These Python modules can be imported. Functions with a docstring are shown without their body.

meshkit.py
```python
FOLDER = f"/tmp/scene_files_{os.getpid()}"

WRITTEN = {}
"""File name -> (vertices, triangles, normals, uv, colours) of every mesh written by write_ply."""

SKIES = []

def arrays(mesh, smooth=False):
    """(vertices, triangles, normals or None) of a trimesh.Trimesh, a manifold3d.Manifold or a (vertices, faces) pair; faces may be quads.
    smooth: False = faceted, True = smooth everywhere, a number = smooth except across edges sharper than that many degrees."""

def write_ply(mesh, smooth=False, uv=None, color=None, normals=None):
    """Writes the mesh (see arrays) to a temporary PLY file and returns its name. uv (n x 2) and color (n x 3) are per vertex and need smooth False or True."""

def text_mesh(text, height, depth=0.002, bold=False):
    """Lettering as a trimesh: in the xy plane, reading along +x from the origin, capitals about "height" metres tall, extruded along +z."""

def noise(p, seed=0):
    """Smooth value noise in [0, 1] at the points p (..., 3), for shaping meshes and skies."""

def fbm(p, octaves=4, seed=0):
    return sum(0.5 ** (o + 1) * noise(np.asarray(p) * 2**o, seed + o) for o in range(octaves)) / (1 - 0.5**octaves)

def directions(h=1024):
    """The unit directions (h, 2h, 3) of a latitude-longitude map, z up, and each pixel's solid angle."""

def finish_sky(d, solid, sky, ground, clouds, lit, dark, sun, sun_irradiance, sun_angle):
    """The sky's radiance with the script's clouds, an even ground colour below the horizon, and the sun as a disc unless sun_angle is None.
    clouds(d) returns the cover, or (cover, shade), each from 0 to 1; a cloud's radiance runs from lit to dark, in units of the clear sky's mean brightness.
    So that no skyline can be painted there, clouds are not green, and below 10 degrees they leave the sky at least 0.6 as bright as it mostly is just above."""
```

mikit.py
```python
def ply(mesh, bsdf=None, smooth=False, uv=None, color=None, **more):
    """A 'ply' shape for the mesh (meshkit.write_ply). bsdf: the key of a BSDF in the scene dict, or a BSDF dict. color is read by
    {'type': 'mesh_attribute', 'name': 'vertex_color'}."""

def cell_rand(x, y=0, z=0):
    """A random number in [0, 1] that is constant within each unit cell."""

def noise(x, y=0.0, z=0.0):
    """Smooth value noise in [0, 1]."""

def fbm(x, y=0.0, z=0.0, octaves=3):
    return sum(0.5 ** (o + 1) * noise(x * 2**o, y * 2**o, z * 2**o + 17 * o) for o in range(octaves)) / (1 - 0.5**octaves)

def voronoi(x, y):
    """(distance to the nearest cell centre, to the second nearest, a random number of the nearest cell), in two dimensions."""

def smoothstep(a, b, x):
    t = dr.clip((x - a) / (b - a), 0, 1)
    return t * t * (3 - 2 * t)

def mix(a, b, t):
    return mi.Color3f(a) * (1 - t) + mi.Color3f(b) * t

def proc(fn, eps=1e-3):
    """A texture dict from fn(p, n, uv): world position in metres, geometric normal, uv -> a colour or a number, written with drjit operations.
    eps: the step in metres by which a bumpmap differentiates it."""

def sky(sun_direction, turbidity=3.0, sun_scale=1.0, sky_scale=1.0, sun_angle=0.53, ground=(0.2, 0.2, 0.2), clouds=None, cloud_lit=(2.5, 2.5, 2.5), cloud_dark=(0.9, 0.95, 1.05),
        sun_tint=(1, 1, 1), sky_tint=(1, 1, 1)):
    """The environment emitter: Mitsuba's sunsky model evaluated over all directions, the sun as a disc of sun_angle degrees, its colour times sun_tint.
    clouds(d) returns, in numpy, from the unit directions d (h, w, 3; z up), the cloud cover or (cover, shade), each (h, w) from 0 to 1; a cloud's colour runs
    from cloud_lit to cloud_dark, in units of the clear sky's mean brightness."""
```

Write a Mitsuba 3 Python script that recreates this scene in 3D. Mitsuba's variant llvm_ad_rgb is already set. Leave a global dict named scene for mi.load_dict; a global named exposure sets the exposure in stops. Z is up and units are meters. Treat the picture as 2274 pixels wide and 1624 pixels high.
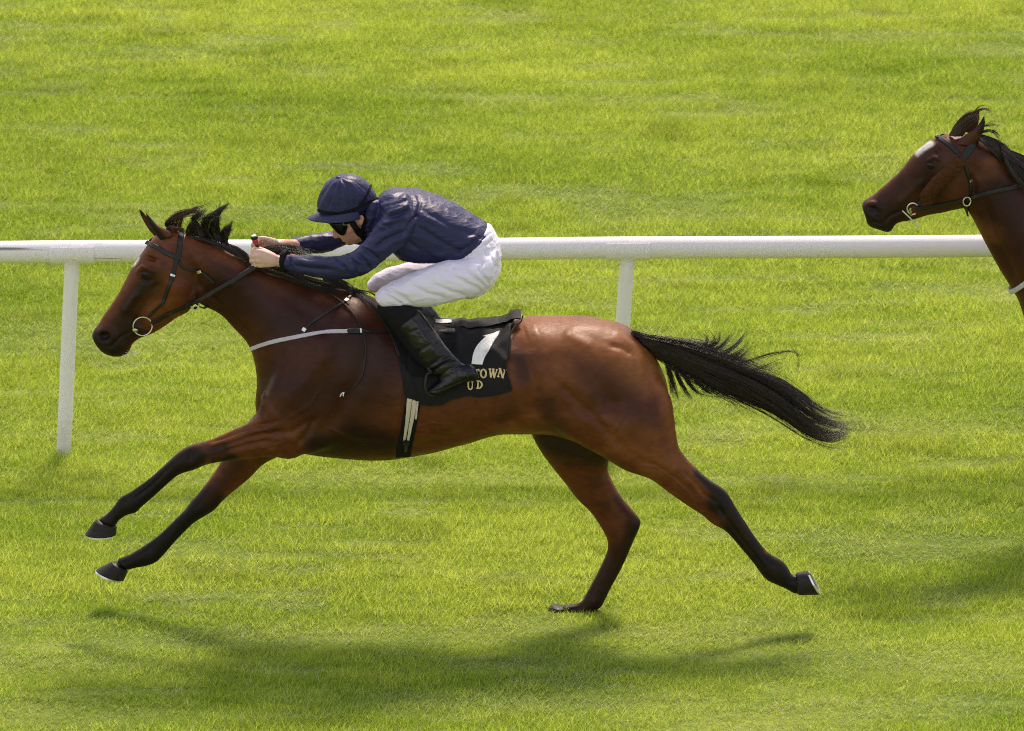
import math, random, numpy as np, trimesh, mitsuba as mi, drjit as dr, mikit, meshkit
from scipy.ndimage import gaussian_filter
from scipy.spatial import cKDTree
from scipy.interpolate import PchipInterpolator

random.seed(7)
rng = np.random.default_rng(7)
T = mi.ScalarTransform4f
scene, labels = {}, {}

# ------------------------------------------------------------------ camera, sky, exposure
# Pixels below are those of the photograph seen at 2274 x 1624.
PITCH, FPX, DEPTH = math.radians(15.0), 22260.0, 42.0
CX, CY = 1137.0, 812.0
FWD = np.array([0, math.cos(PITCH), -math.sin(PITCH)])
UP = np.array([0, math.sin(PITCH), math.cos(PITCH)])
RIGHT = np.array([1.0, 0, 0])
_dn = math.atan((1365 - CY) / FPX)
_r = DEPTH / math.cos(_dn)
CAM = np.array([0, -_r * math.cos(PITCH + _dn), _r * math.sin(PITCH + _dn)])
scene['camera'] = {
    'type': 'thinlens', 'fov': math.degrees(2 * math.atan(CX / FPX)), 'fov_axis': 'x',
    'aperture_radius': 0.022, 'focus_distance': DEPTH - 0.35, 'near_clip': 1.0, 'far_clip': 3000.0,
    'to_world': T().look_at(origin=CAM.tolist(), target=(CAM + FWD).tolist(), up=[0, 0, 1])}
SUN = np.array([0.150, 0.66, 0.86])


def hazy(d):
    n = meshkit.fbm(d * np.array([2.2, 2.2, 4.0]) + 3.1, 4, 5)
    return np.clip((n - 0.32) * 3.6, 0, 1) * 0.92, np.clip((n - 0.55) * 2.0, 0, 1)


scene['sky'] = mikit.sky(SUN.tolist(), turbidity=3.5, sun_scale=0.78, sun_angle=12.0, sun_tint=(.98, .97, 1.05), clouds=hazy,
                         cloud_lit=(3.3, 3.0, 3.0), cloud_dark=(2.0, 1.82, 1.84), ground=(0.10, 0.15, 0.02))
exposure = 2.2


def unproj(px, py, y):
    px, py, y = np.broadcast_arrays(np.asarray(px, float), np.asarray(py, float), np.asarray(y, float))
    d = FWD * FPX + RIGHT * (px - CX)[..., None] - UP * (py - CY)[..., None]
    return CAM + d * ((y - CAM[1]) / d[..., 1])[..., None]


def unproj_ground(px, py):
    d = FWD * FPX + RIGHT * (px - CX) - UP * (py - CY)
    return CAM + d * (-CAM[2] / d[2])


def proj(p):
    q = np.asarray(p, float) - CAM
    z = q @ FWD
    return np.stack([CX + FPX * (q @ RIGHT) / z, CY - FPX * (q @ UP) / z], -1)


# traced frames (enlarged views of the photograph) -> pixels
def frame(x0, y0, s):
    return lambda pts: np.asarray(pts, float) * s + np.array([x0, y0])


F0 = frame(0, 0, 1.0)
F1 = frame(166.6, 416.4, .25637)
F2 = frame(555.2, 360.9, .34194)
F3 = frame(777.3, 638.5, .23931)
F4 = frame(1887.7, 211.0, .31442)
F5 = frame(166.6, 832.8, .30776)
F6 = frame(1110.4, 888.3, .34181)
F7 = frame(1110.4, 666.2, .36623)
F8 = frame(666.2, 366.4, .13675)


# ------------------------------------------------------------------ scene helpers
def put(key, mesh, bsdf, smooth=False, color=None, label=None, category=None, group=None, kind=None, **more):
    base, n = key, 0
    while key in scene:
        n += 1
        key = f'{base}_{n:03d}'
    scene[key] = mikit.ply(mesh, bsdf, smooth, color=color, **more)
    tag(key, label, category, group, kind)
    return key


def tag(key, label=None, category=None, group=None, kind=None):
    d = {k: v for k, v in dict(label=label, category=category, group=group, kind=kind).items() if v}
    if d:
        labels[key] = {**labels.get(key, {}), **d}


def resample(pts, n):
    """A smooth curve through the points, n samples evenly spread."""
    pts = np.asarray(pts, float)
    if len(pts) == 2:
        return pts[0] + (pts[1] - pts[0]) * np.linspace(0, 1, n)[:, None]
    k = np.concatenate([[0], np.cumsum(np.linalg.norm(np.diff(pts, axis=0), axis=1) ** 0.5)])
    # centripetal Catmull-Rom
    p = np.vstack([2 * pts[0] - pts[1], pts, 2 * pts[-1] - pts[-2]])
    kk = np.concatenate([[k[0] - (k[1] - k[0])], k, [k[-1] + (k[-1] - k[-2])]])
    t = np.linspace(k[0], k[-1], 6 * n)
    i = np.clip(np.searchsorted(k, t, side='right') - 1, 0, len(k) - 2) + 1
    t0, t1, t2, t3 = kk[i - 1], kk[i], kk[i + 1], kk[i + 2]
    L = lambda a, b, ta, tb: ((tb - t) / (tb - ta))[:, None] * a + ((t - ta) / (tb - ta))[:, None] * b
    a1, a2, a3 = L(p[i - 1], p[i], t0, t1), L(p[i], p[i + 1], t1, t2), L(p[i + 1], p[i + 2], t2, t3)
    b1, b2 = L(a1, a2, t0, t2), L(a2, a3, t1, t3)
    c = L(b1, b2, t1, t2)
    s = np.concatenate([[0], np.cumsum(np.linalg.norm(np.diff(c, axis=0), axis=1))])
    u = np.linspace(0, s[-1], n)
    return np.stack([np.interp(u, s, c[:, j]) for j in range(c.shape[1])], -1)


# ------------------------------------------------------------------ solid modelling: lofts and capsules on a voxel grid
class Solid:
    """Limbs and trunks given by sections, joined on a grid and turned into one continuous surface."""

    def __init__(self, vox, lo, hi):
        self.vox = vox
        self.lo = np.asarray(lo, float)
        self.n = np.ceil((np.asarray(hi) - self.lo) / vox).astype(int) + 1
        self.V = np.zeros(self.n, np.float32)

    def stamp_map(self, lo_map, hi_map, i0, k0, grow=None):
        vox = self.vox
        ni, nk = lo_map.shape[0] // 2, lo_map.shape[1] // 2
        ymin, ymax = np.nanmin(lo_map), np.nanmax(hi_map)
        j0 = max(0, int((ymin - self.lo[1]) / vox) - 2)
        j1 = min(self.n[1], int((ymax - self.lo[1]) / vox) + 3)
        y = self.lo[1] + np.arange(j0, j1) * vox
        cov = np.zeros((ni, j1 - j0, nk), np.float32)
        for a in (0, 1):
            for b in (0, 1):
                l, h = lo_map[a::2, b::2][:, None, :], hi_map[a::2, b::2][:, None, :]
                c = np.clip((h - y[None, :, None]) / vox + .5, 0, 1) * np.clip((y[None, :, None] - l) / vox + .5, 0, 1)
                cov += np.nan_to_num(c).astype(np.float32) * .25
        sl = (slice(i0, i0 + ni), slice(j0, j1), slice(k0, k0 + nk))
        self.V[sl] = np.maximum(self.V[sl], cov)

    def loft(self, P, w, yc, n=2.2, shrink=0.0, fix=True):
        """P (m, 4): the two outline points (pixels) of each section; w, yc (m): half width and middle, in metres across."""
        P, m = np.asarray(P, float), len(P)
        w, yc = np.broadcast_to(w, m).astype(float), np.broadcast_to(yc, m).astype(float)
        A, B = unproj(P[:, 0], P[:, 1], yc), unproj(P[:, 2], P[:, 3], yc)
        self.loft3(A[:, [0, 2]], B[:, [0, 2]], w, yc, n, shrink, fix)

    def loft3(self, A, B, w, yc, n=2.2, shrink=0.0, fix=True):
        m, vox = len(A), self.vox
        rows = np.hstack([A, B, w[:, None], yc[:, None]])
        mid = (A + B) / 2
        k = np.concatenate([[0], np.cumsum(np.maximum(np.linalg.norm(np.diff(mid, axis=0), axis=1), 1e-3))])
        length = sum(np.linalg.norm(np.diff(q, axis=0), axis=1).sum() for q in (A, B))
        ns = int(max(length, 2 * k[-1]) / vox * 3) + 20
        R = PchipInterpolator(k, rows)(np.linspace(0, k[-1], ns))
        A, B, w, yc = R[:, :2], R[:, 2:4], R[:, 4] - shrink, R[:, 5]
        mid, u = (A + B) / 2, (A - B) / 2
        a = np.linalg.norm(u, axis=1)
        if fix:
            cosf = np.abs(u[:, 1]) / np.maximum(a, 1e-6)
            a2 = np.sqrt(np.maximum(a * a - (w * math.tan(PITCH) * cosf) ** 2, (.55 * a) ** 2))
        else:
            a2 = a
        u = u * ((a2 - shrink) / np.maximum(a, 1e-6))[:, None]
        nt = int(2 * a.max() / vox * 3.2) + 12
        t = np.linspace(-1, 1, nt)
        pts = mid[:, None] + u[:, None] * t[None, :, None]
        h = w[:, None] * np.maximum(1 - np.abs(t) ** n, 0)[None] ** (1 / n)
        fx = np.floor((pts[..., 0] - self.lo[0] + vox / 2) / (vox / 2)).astype(int)
        fz = np.floor((pts[..., 1] - self.lo[2] + vox / 2) / (vox / 2)).astype(int)
        i0, k0 = max(0, fx.min() // 2 - 1), max(0, fz.min() // 2 - 1)
        i1, k1 = min(self.n[0], fx.max() // 2 + 2), min(self.n[2], fz.max() // 2 + 2)
        fx, fz = fx - 2 * i0, fz - 2 * k0
        ok = (fx >= 0) & (fz >= 0) & (fx < 2 * (i1 - i0)) & (fz < 2 * (k1 - k0))
        hi_map = np.full((2 * (i1 - i0), 2 * (k1 - k0)), -np.inf)
        lo_map = np.full(hi_map.shape, np.inf)
        np.maximum.at(hi_map, (fx[ok], fz[ok]), (yc[:, None] + h)[ok])
        np.minimum.at(lo_map, (fx[ok], fz[ok]), (yc[:, None] - h)[ok])
        bad = ~np.isfinite(hi_map)
        hi_map[bad], lo_map[bad] = np.nan, np.nan
        if not bad.all():
            self.stamp_map(lo_map, hi_map, i0, k0)

    def capsules(self, pts, radii, cut=False):
        """A chain of round cones through 3-D points."""
        pts, radii = np.asarray(pts, float), np.broadcast_to(radii, len(pts)).astype(float)
        for p, q, r0, r1 in zip(pts[:-1], pts[1:], radii[:-1], radii[1:]):
            r = max(r0, r1) + 2 * self.vox
            a = np.maximum(((np.minimum(p, q) - r - self.lo) / self.vox).astype(int), 0)
            b = np.minimum(((np.maximum(p, q) + r - self.lo) / self.vox).astype(int) + 2, self.n)
            if (b <= a).any():
                continue
            g = np.stack(np.meshgrid(*[self.lo[i] + np.arange(a[i], b[i]) * self.vox for i in range(3)], indexing='ij'), -1)
            d = q - p
            t = np.clip(((g - p) @ d) / max(d @ d, 1e-12), 0, 1)
            sd = np.linalg.norm(g - p - t[..., None] * d, axis=-1) - (r0 + (r1 - r0) * t)
            sl = tuple(slice(a[i], b[i]) for i in range(3))
            cov = np.clip(.5 - sd / self.vox, 0, 1).astype(np.float32)
            self.V[sl] = np.minimum(self.V[sl], 1 - cov) if cut else np.maximum(self.V[sl], cov)

    def ellipsoid(self, c, r, cut=False, rot=None):
        c, r = np.asarray(c, float), np.asarray(r, float)
        m = r.max() + 2 * self.vox
        a = np.maximum(((c - m - self.lo) / self.vox).astype(int), 0)
        b = np.minimum(((c + m - self.lo) / self.vox).astype(int) + 2, self.n)
        g = np.stack(np.meshgrid(*[self.lo[i] + np.arange(a[i], b[i]) * self.vox for i in range(3)], indexing='ij'), -1) - c
        if rot is not None:
            g = g @ rot
        sd = (np.linalg.norm(g / r, axis=-1) - 1) * r.min()
        sl = tuple(slice(a[i], b[i]) for i in range(3))
        cov = np.clip(.5 - sd / self.vox, 0, 1).astype(np.float32)
        self.V[sl] = np.minimum(self.V[sl], 1 - cov) if cut else np.maximum(self.V[sl], cov)

    def blur(self, sigma):
        self.V = gaussian_filter(self.V, sigma / self.vox, truncate=2.5)

    def mesh(self, sigma=0.0, smooth=6):
        V = np.pad(gaussian_filter(self.V, sigma / self.vox, truncate=2.5) if sigma else self.V, 1)
        ins = V > .5
        n = np.array(V.shape)
        cnt = np.zeros(n - 1, np.uint8)
        offs = [(a, b, c) for a in (0, 1) for b in (0, 1) for c in (0, 1)]
        for o in offs:
            cnt += ins[o[0]:n[0] - 1 + o[0], o[1]:n[1] - 1 + o[1], o[2]:n[2] - 1 + o[2]]
        idx = np.argwhere((cnt > 0) & (cnt < 8))
        vals = np.stack([V[idx[:, 0] + o[0], idx[:, 1] + o[1], idx[:, 2] + o[2]] for o in offs], 1)
        acc, num = np.zeros((len(idx), 3)), np.zeros(len(idx))
        for i, o in enumerate(offs):
            for ax in range(3):
                if o[ax]:
                    continue
                o2 = list(o)
                o2[ax] = 1
                j = offs.index(tuple(o2))
                a, b = vals[:, i], vals[:, j]
                m = (a > .5) != (b > .5)
                t = (.5 - a[m]) / (b[m] - a[m])
                p = np.tile(np.array(o, float), (m.sum(), 1))
                p[:, ax] = t
                acc[m] += p
                num[m] += 1
        verts = (idx + acc / num[:, None] - 1) * self.vox + self.lo
        ids = np.full(n - 1, -1, np.int32)
        ids[tuple(idx.T)] = np.arange(len(idx))
        faces = []
        for ax in range(3):
            sl0, sl1 = [slice(None)] * 3, [slice(None)] * 3
            sl0[ax], sl1[ax] = slice(0, -1), slice(1, None)
            a, b = ins[tuple(sl0)], ins[tuple(sl1)]
            e = np.argwhere(a != b)
            up = a[tuple(e.T)]
            b1, b2 = (ax + 1) % 3, (ax + 2) % 3
            q = []
            for d1, d2 in ((0, 0), (1, 0), (1, 1), (0, 1)):
                c = e.copy()
                c[:, b1] -= 1 - d1
                c[:, b2] -= 1 - d2
                q.append(ids[tuple(c.T)])
            q = np.stack(q, 1)
            q[~up] = q[~up][:, ::-1]
            faces += [q[:, [0, 1, 2]], q[:, [0, 2, 3]]]
        m = trimesh.Trimesh(verts, np.vstack(faces), process=False)
        lab = trimesh.graph.connected_component_labels(m.face_adjacency, node_count=len(m.faces))
        m.update_faces(np.bincount(lab)[lab] > 400)
        m.remove_unreferenced_vertices()
        if smooth:
            L = trimesh.smoothing.laplacian_calculation(m, equal_weight=True)
            v0 = np.array(m.vertices)
            v = v0.copy()
            for k in range(smooth):
                v = v + .5 * (L @ v - v)
                v = v - .52 * (L @ v - v)
            far = np.linalg.norm(v - v0, axis=1) > .8 * self.vox
            v[far] = v0[far]
            m.vertices = v
        return m


def sections(fr, rows, yc=None):
    """rows: (x1, y1, x2, y2, half width[, middle]) in the frame fr -> (P, w, yc)."""
    r = [list(x) + ([yc] if len(x) == 5 else []) for x in rows]
    r = np.array(r, float)
    return np.hstack([fr(r[:, 0:2]), fr(r[:, 2:4])]), r[:, 4], r[:, 5]


def dist_polyline(p, line):
    """Distance of points p (n, 2) to a polyline, and where along it (0..1) the nearest point lies."""
    line = np.asarray(line, float)
    best, where = np.full(len(p), 1e9), np.zeros(len(p))
    for i, (a, b) in enumerate(zip(line[:-1], line[1:])):
        d = b - a
        t = np.clip(((p - a) @ d) / max(d @ d, 1e-9), 0, 1)
        r = np.linalg.norm(p - a - t[:, None] * d, axis=1)
        m = r < best
        best[m], where[m] = r[m], (i + t[m]) / (len(line) - 1)
    return best, where


def sstep(a, b, x):
    t = np.clip((x - a) / (b - a), 0, 1)
    return t * t * (3 - 2 * t)


def lerp3(c, new, w):
    return c * (1 - w[:, None]) + np.asarray(new, float) * w[:, None]


class Surf:
    """The camera-facing skin of meshes, looked up by pixel: for laying straps, cloth and lettering on it."""

    def __init__(self, *meshes):
        v = np.vstack([m.vertices for m in meshes])
        n = np.vstack([m.vertex_normals for m in meshes])
        view = v - CAM
        ok = (n * view).sum(1) < -.02 * np.linalg.norm(view, axis=1)
        self.v, self.n = v[ok], n[ok]
        self.p = proj(self.v)
        self.tree = cKDTree(self.p)

    def at(self, px, off=0.0, k=10, r=None):
        px = np.atleast_2d(np.asarray(px, float))
        d, i = self.tree.query(px, k=k)
        y = self.v[i][..., 1]
        front = y < y.min(1, keepdims=True) + .035
        w = front / (d ** 2 + .3)
        w /= w.sum(1, keepdims=True)
        y = (y * w).sum(1)
        n = (self.n[i] * w[..., None]).sum(1)
        n /= np.linalg.norm(n, axis=1, keepdims=True)
        return unproj(px[:, 0], px[:, 1], y) + n * off, n


def ribbon(P, N, width, thick, closed=False):
    """A strap of box section (rounded by smooth shading) along the 3-D points P with surface normals N."""
    P, N = np.asarray(P, float), np.asarray(N, float)
    t = np.gradient(P, axis=0)
    t /= np.linalg.norm(t, axis=1, keepdims=True) + 1e-12
    s = np.cross(t, N)
    s /= np.linalg.norm(s, axis=1, keepdims=True) + 1e-12
    N = np.cross(s, t)
    width = np.broadcast_to(width, len(P))[:, None]
    prof = np.array([(-1, 0), (-.92, .75), (-.7, 1), (.7, 1), (.92, .75), (1, 0), (0, -.3)])
    v = np.concatenate([P[:, None] + s[:, None] * (width[:, None] / 2 * prof[None, :, :1]) + N[:, None] * (thick * prof[None, :, 1:])], 1)
    return sweep_faces(v)


def sweep_faces(v, caps=True):
    n, m = v.shape[:2]
    i, j = np.meshgrid(np.arange(n - 1), np.arange(m), indexing='ij')
    q = np.stack([i * m + j, i * m + (j + 1) % m, (i + 1) * m + (j + 1) % m, (i + 1) * m + j], -1).reshape(-1, 4)
    f = np.vstack([q[:, [0, 1, 2]], q[:, [0, 2, 3]]])
    if caps:
        a = np.arange(1, m - 1)
        f = np.vstack([f, np.stack([a * 0, a + 1, a], 1), (n - 1) * m + np.stack([a * 0, a, a + 1], 1)])
    mesh = trimesh.Trimesh(v.reshape(-1, 3), f, process=False)
    if mesh.volume < 0:
        mesh.invert()
    return mesh


def tube(P, r, sides=8):
    P = np.asarray(P, float)
    t = np.gradient(P, axis=0)
    t /= np.linalg.norm(t, axis=1, keepdims=True) + 1e-12
    a = np.cross(t, [0, 1.0, 0.05])
    a /= np.linalg.norm(a, axis=1, keepdims=True) + 1e-9
    b = np.cross(t, a)
    ang = np.arange(sides) * 2 * math.pi / sides
    r = np.broadcast_to(r, len(P))[:, None, None]
    v = P[:, None] + r * (np.cos(ang)[None, :, None] * a[:, None] + np.sin(ang)[None, :, None] * b[:, None])
    return sweep_faces(v)


def strands(guides, count, r=.0011, jit=.006, segs=12, seed=1, locks=0, tight=.75, wave=.010):
    """Hair: guides are 3-D polylines, neighbours in the list span the hair; count strands between them, gathered into locks towards the tips."""
    g = np.array([resample(x, segs) for x in guides])
    rg = np.random.default_rng(seed)
    k = len(g)
    s = np.linspace(0, 1, segs)
    pos = rg.random(count) * (k - 1)
    pos = np.repeat(pos[:, None], segs, 1)
    shift = np.zeros((count, segs, 3))
    if locks:
        cen = np.sort(rg.random(locks)) * (k - 1)
        own = np.abs(pos[:, :1] + .06 * (k - 1) * rg.normal(size=(count, 1)) - cen[None]).argmin(1)
        pos = cen[own][:, None] + (pos - cen[own][:, None]) * (1 - tight * np.clip(s * 1.3, 0, 1))[None]
        ph, fr, am = rg.random((locks, 1, 3)) * 6.28, 2 + 4 * rg.random((locks, 1, 1)), rg.normal(size=(locks, 1, 3))
        shift = (wave * am * np.sin(s[None, :, None] * fr + ph) * s[None, :, None])[own]
        shift = shift + (rg.normal(size=(locks, 1, 3)) * np.array([.3, 1.6, .3]) * wave)[own] * s[None, :, None]
    i = np.clip(pos.astype(int), 0, max(k - 2, 0))
    f = (pos - i)[..., None]
    col = np.arange(segs)[None]
    P = g[i, col] * (1 - f) + g[np.minimum(i + 1, k - 1), col] * f + shift
    grow = (.35 + .65 * s * (1 - .45 * s))[None, :, None]
    ph, am = rg.random((count, 1, 3)) * 6.28, rg.normal(size=(count, 1, 3))
    P = P + jit * grow * (rg.normal(size=(count, 1, 3)) + .6 * am * np.sin(s[None, :, None] * (3 + 3 * rg.random((count, 1, 1))) + ph))
    cut = (.62 + .38 * rg.random(count) ** .6)
    S = s[None] * cut[:, None] * (segs - 1)
    i0 = np.minimum(S.astype(int), segs - 2)
    fr = (S - i0)[..., None]
    row = np.arange(count)[:, None]
    P = P[row, i0] * (1 - fr) + P[row, i0 + 1] * fr
    t = np.gradient(P, axis=1)
    t /= np.linalg.norm(t, axis=2, keepdims=True) + 1e-9
    a = np.cross(t, [0.1, 1.0, 0.2])
    a /= np.linalg.norm(a, axis=2, keepdims=True) + 1e-9
    b = np.cross(t, a)
    rad = r * (.6 + .8 * rg.random((count, 1, 1))) * (1 - .8 * s ** 2)[None, :, None]
    ang = np.arange(3) * 2 * math.pi / 3
    v = P[:, :, None] + rad[:, :, None] * (np.cos(ang)[:, None] * a[:, :, None] + np.sin(ang)[:, None] * b[:, :, None])
    m = 3
    ii, jj = np.meshgrid(np.arange(segs - 1), np.arange(m), indexing='ij')
    q = np.stack([ii * m + jj, ii * m + (jj + 1) % m, (ii + 1) * m + (jj + 1) % m, (ii + 1) * m + jj], -1).reshape(-1, 4)
    fc = np.vstack([q[:, [0, 1, 2]], q[:, [0, 2, 3]]])
    f = (fc[None] + (np.arange(count) * segs * m)[:, None, None]).reshape(-1, 3)
    return trimesh.Trimesh(v.reshape(-1, 3), f, process=False)


def put_both(key, mesh, bsdf, smooth=False, mid=0.0, **k):
    """The piece and its mirror image on the animal's other side, each an entry of its own."""
    put(key, mesh, bsdf, smooth, **k)
    m = mesh.copy()
    m.vertices = m.vertices * np.array([1, -1, 1]) + np.array([0, 2 * mid, 0])
    m.invert()
    return put(key, m, bsdf, smooth, **k)


def put_each(key, meshes, bsdf, smooth=False):
    return [put(key, m, bsdf, smooth) for m in meshes]


def join(*ms):
    return trimesh.util.concatenate([m for m in ms])


# ------------------------------------------------------------------ materials
def rgb(*c):
    return {'type': 'rgb', 'value': list(c)}


def principled(color, rough=.5, spec=.5, **k):
    return {'type': 'twosided', 'bsdf': {'type': 'principled', 'base_color': color, 'roughness': rough, 'specular': spec, **k}}


VC = {'type': 'mesh_attribute', 'name': 'vertex_color'}
GRASS_N = 1650000
# ------------------------------------------------------------------ ground and grass
def soil(p, n, uv):
    a = mikit.fbm(p.x * 1.3, p.y * .8, 0, 4)
    b = mikit.fbm(p.x * 40, p.y * 40, 0, 3)
    c = mikit.mix((.110, .165, .018), (.200, .250, .034), mikit.smoothstep(.3, .7, a))
    return c * (.55 + .8 * b)


scene['mat_turf_base'] = principled(mikit.proc(soil), .9, .1)
# one sheet, finely divided near the track and running on to the horizon
xs = np.concatenate([[-900, -300, -100, -40, -15], np.linspace(-6, 6, 81), [15, 40, 100, 300, 900]])
ys = np.concatenate([[-500, -150, -60, -20], np.linspace(-4, 16, 121), [30, 80, 250, 900, 2000]])
gx, gy = np.meshgrid(xs, ys, indexing='ij')


def ground_z(x, y):
    p = np.stack([x, y, np.zeros_like(x)], -1)
    return .05 * (meshkit.fbm(p * np.array([.5, .9, 1]), 3, 11) - .5) + .022 * (meshkit.fbm(p * np.array([1.6, 5.0, 1]), 3, 12) - .5)


gz = ground_z(gx, gy) * (np.abs(gx) < 14) - .012
i, j = np.meshgrid(np.arange(len(xs) - 1), np.arange(len(ys) - 1), indexing='ij')
ny_ = len(ys)
q = np.stack([i * ny_ + j, (i + 1) * ny_ + j, (i + 1) * ny_ + j + 1, i * ny_ + j + 1], -1).reshape(-1, 4)
put('ground', (np.stack([gx, gy, gz], -1).reshape(-1, 3), q), 'mat_turf_base', True, label='gently uneven turf ground of the racecourse under the grass', kind='structure')

scene['mat_grass'] = {'type': 'principledthin', 'base_color': VC, 'roughness': .24, 'diff_trans': 1.1, 'eta': 1.45, 'spec_trans': 0.0}


from scipy.ndimage import map_coordinates
FX0, FY0, FSTEP = -7.5, -4.4, .025
_fx, _fy = np.meshgrid(np.arange(FX0, 7.5, FSTEP), np.arange(FY0, 16.0, FSTEP), indexing='ij')


def field(sx, sy, octaves, seed):
    """A noise over the lawn, looked up by position."""
    f = meshkit.fbm(np.stack([_fx * sx, _fy * sy, _fx * 0 + seed * .37], -1), octaves, seed)
    return lambda x, y: map_coordinates(f, [(x - FX0) / FSTEP, (y - FY0) / FSTEP], order=1, mode='nearest')


PATCH, TUFT, FINE, FLAT, WIND = field(.5, 1.5, 4, 21), field(6, 11, 3, 22), field(16, 20, 2, 27), field(1.1, 2.9, 4, 23), field(.6, 1.0, 3, 24)
STREAK, DASH, SCUFF = field(.9, 6.5, 3, 29), field(2.6, 8.5, 3, 41), field(2.2, 9.0, 3, 43)
BANK = (ground_z(_fx, _fy))


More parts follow.
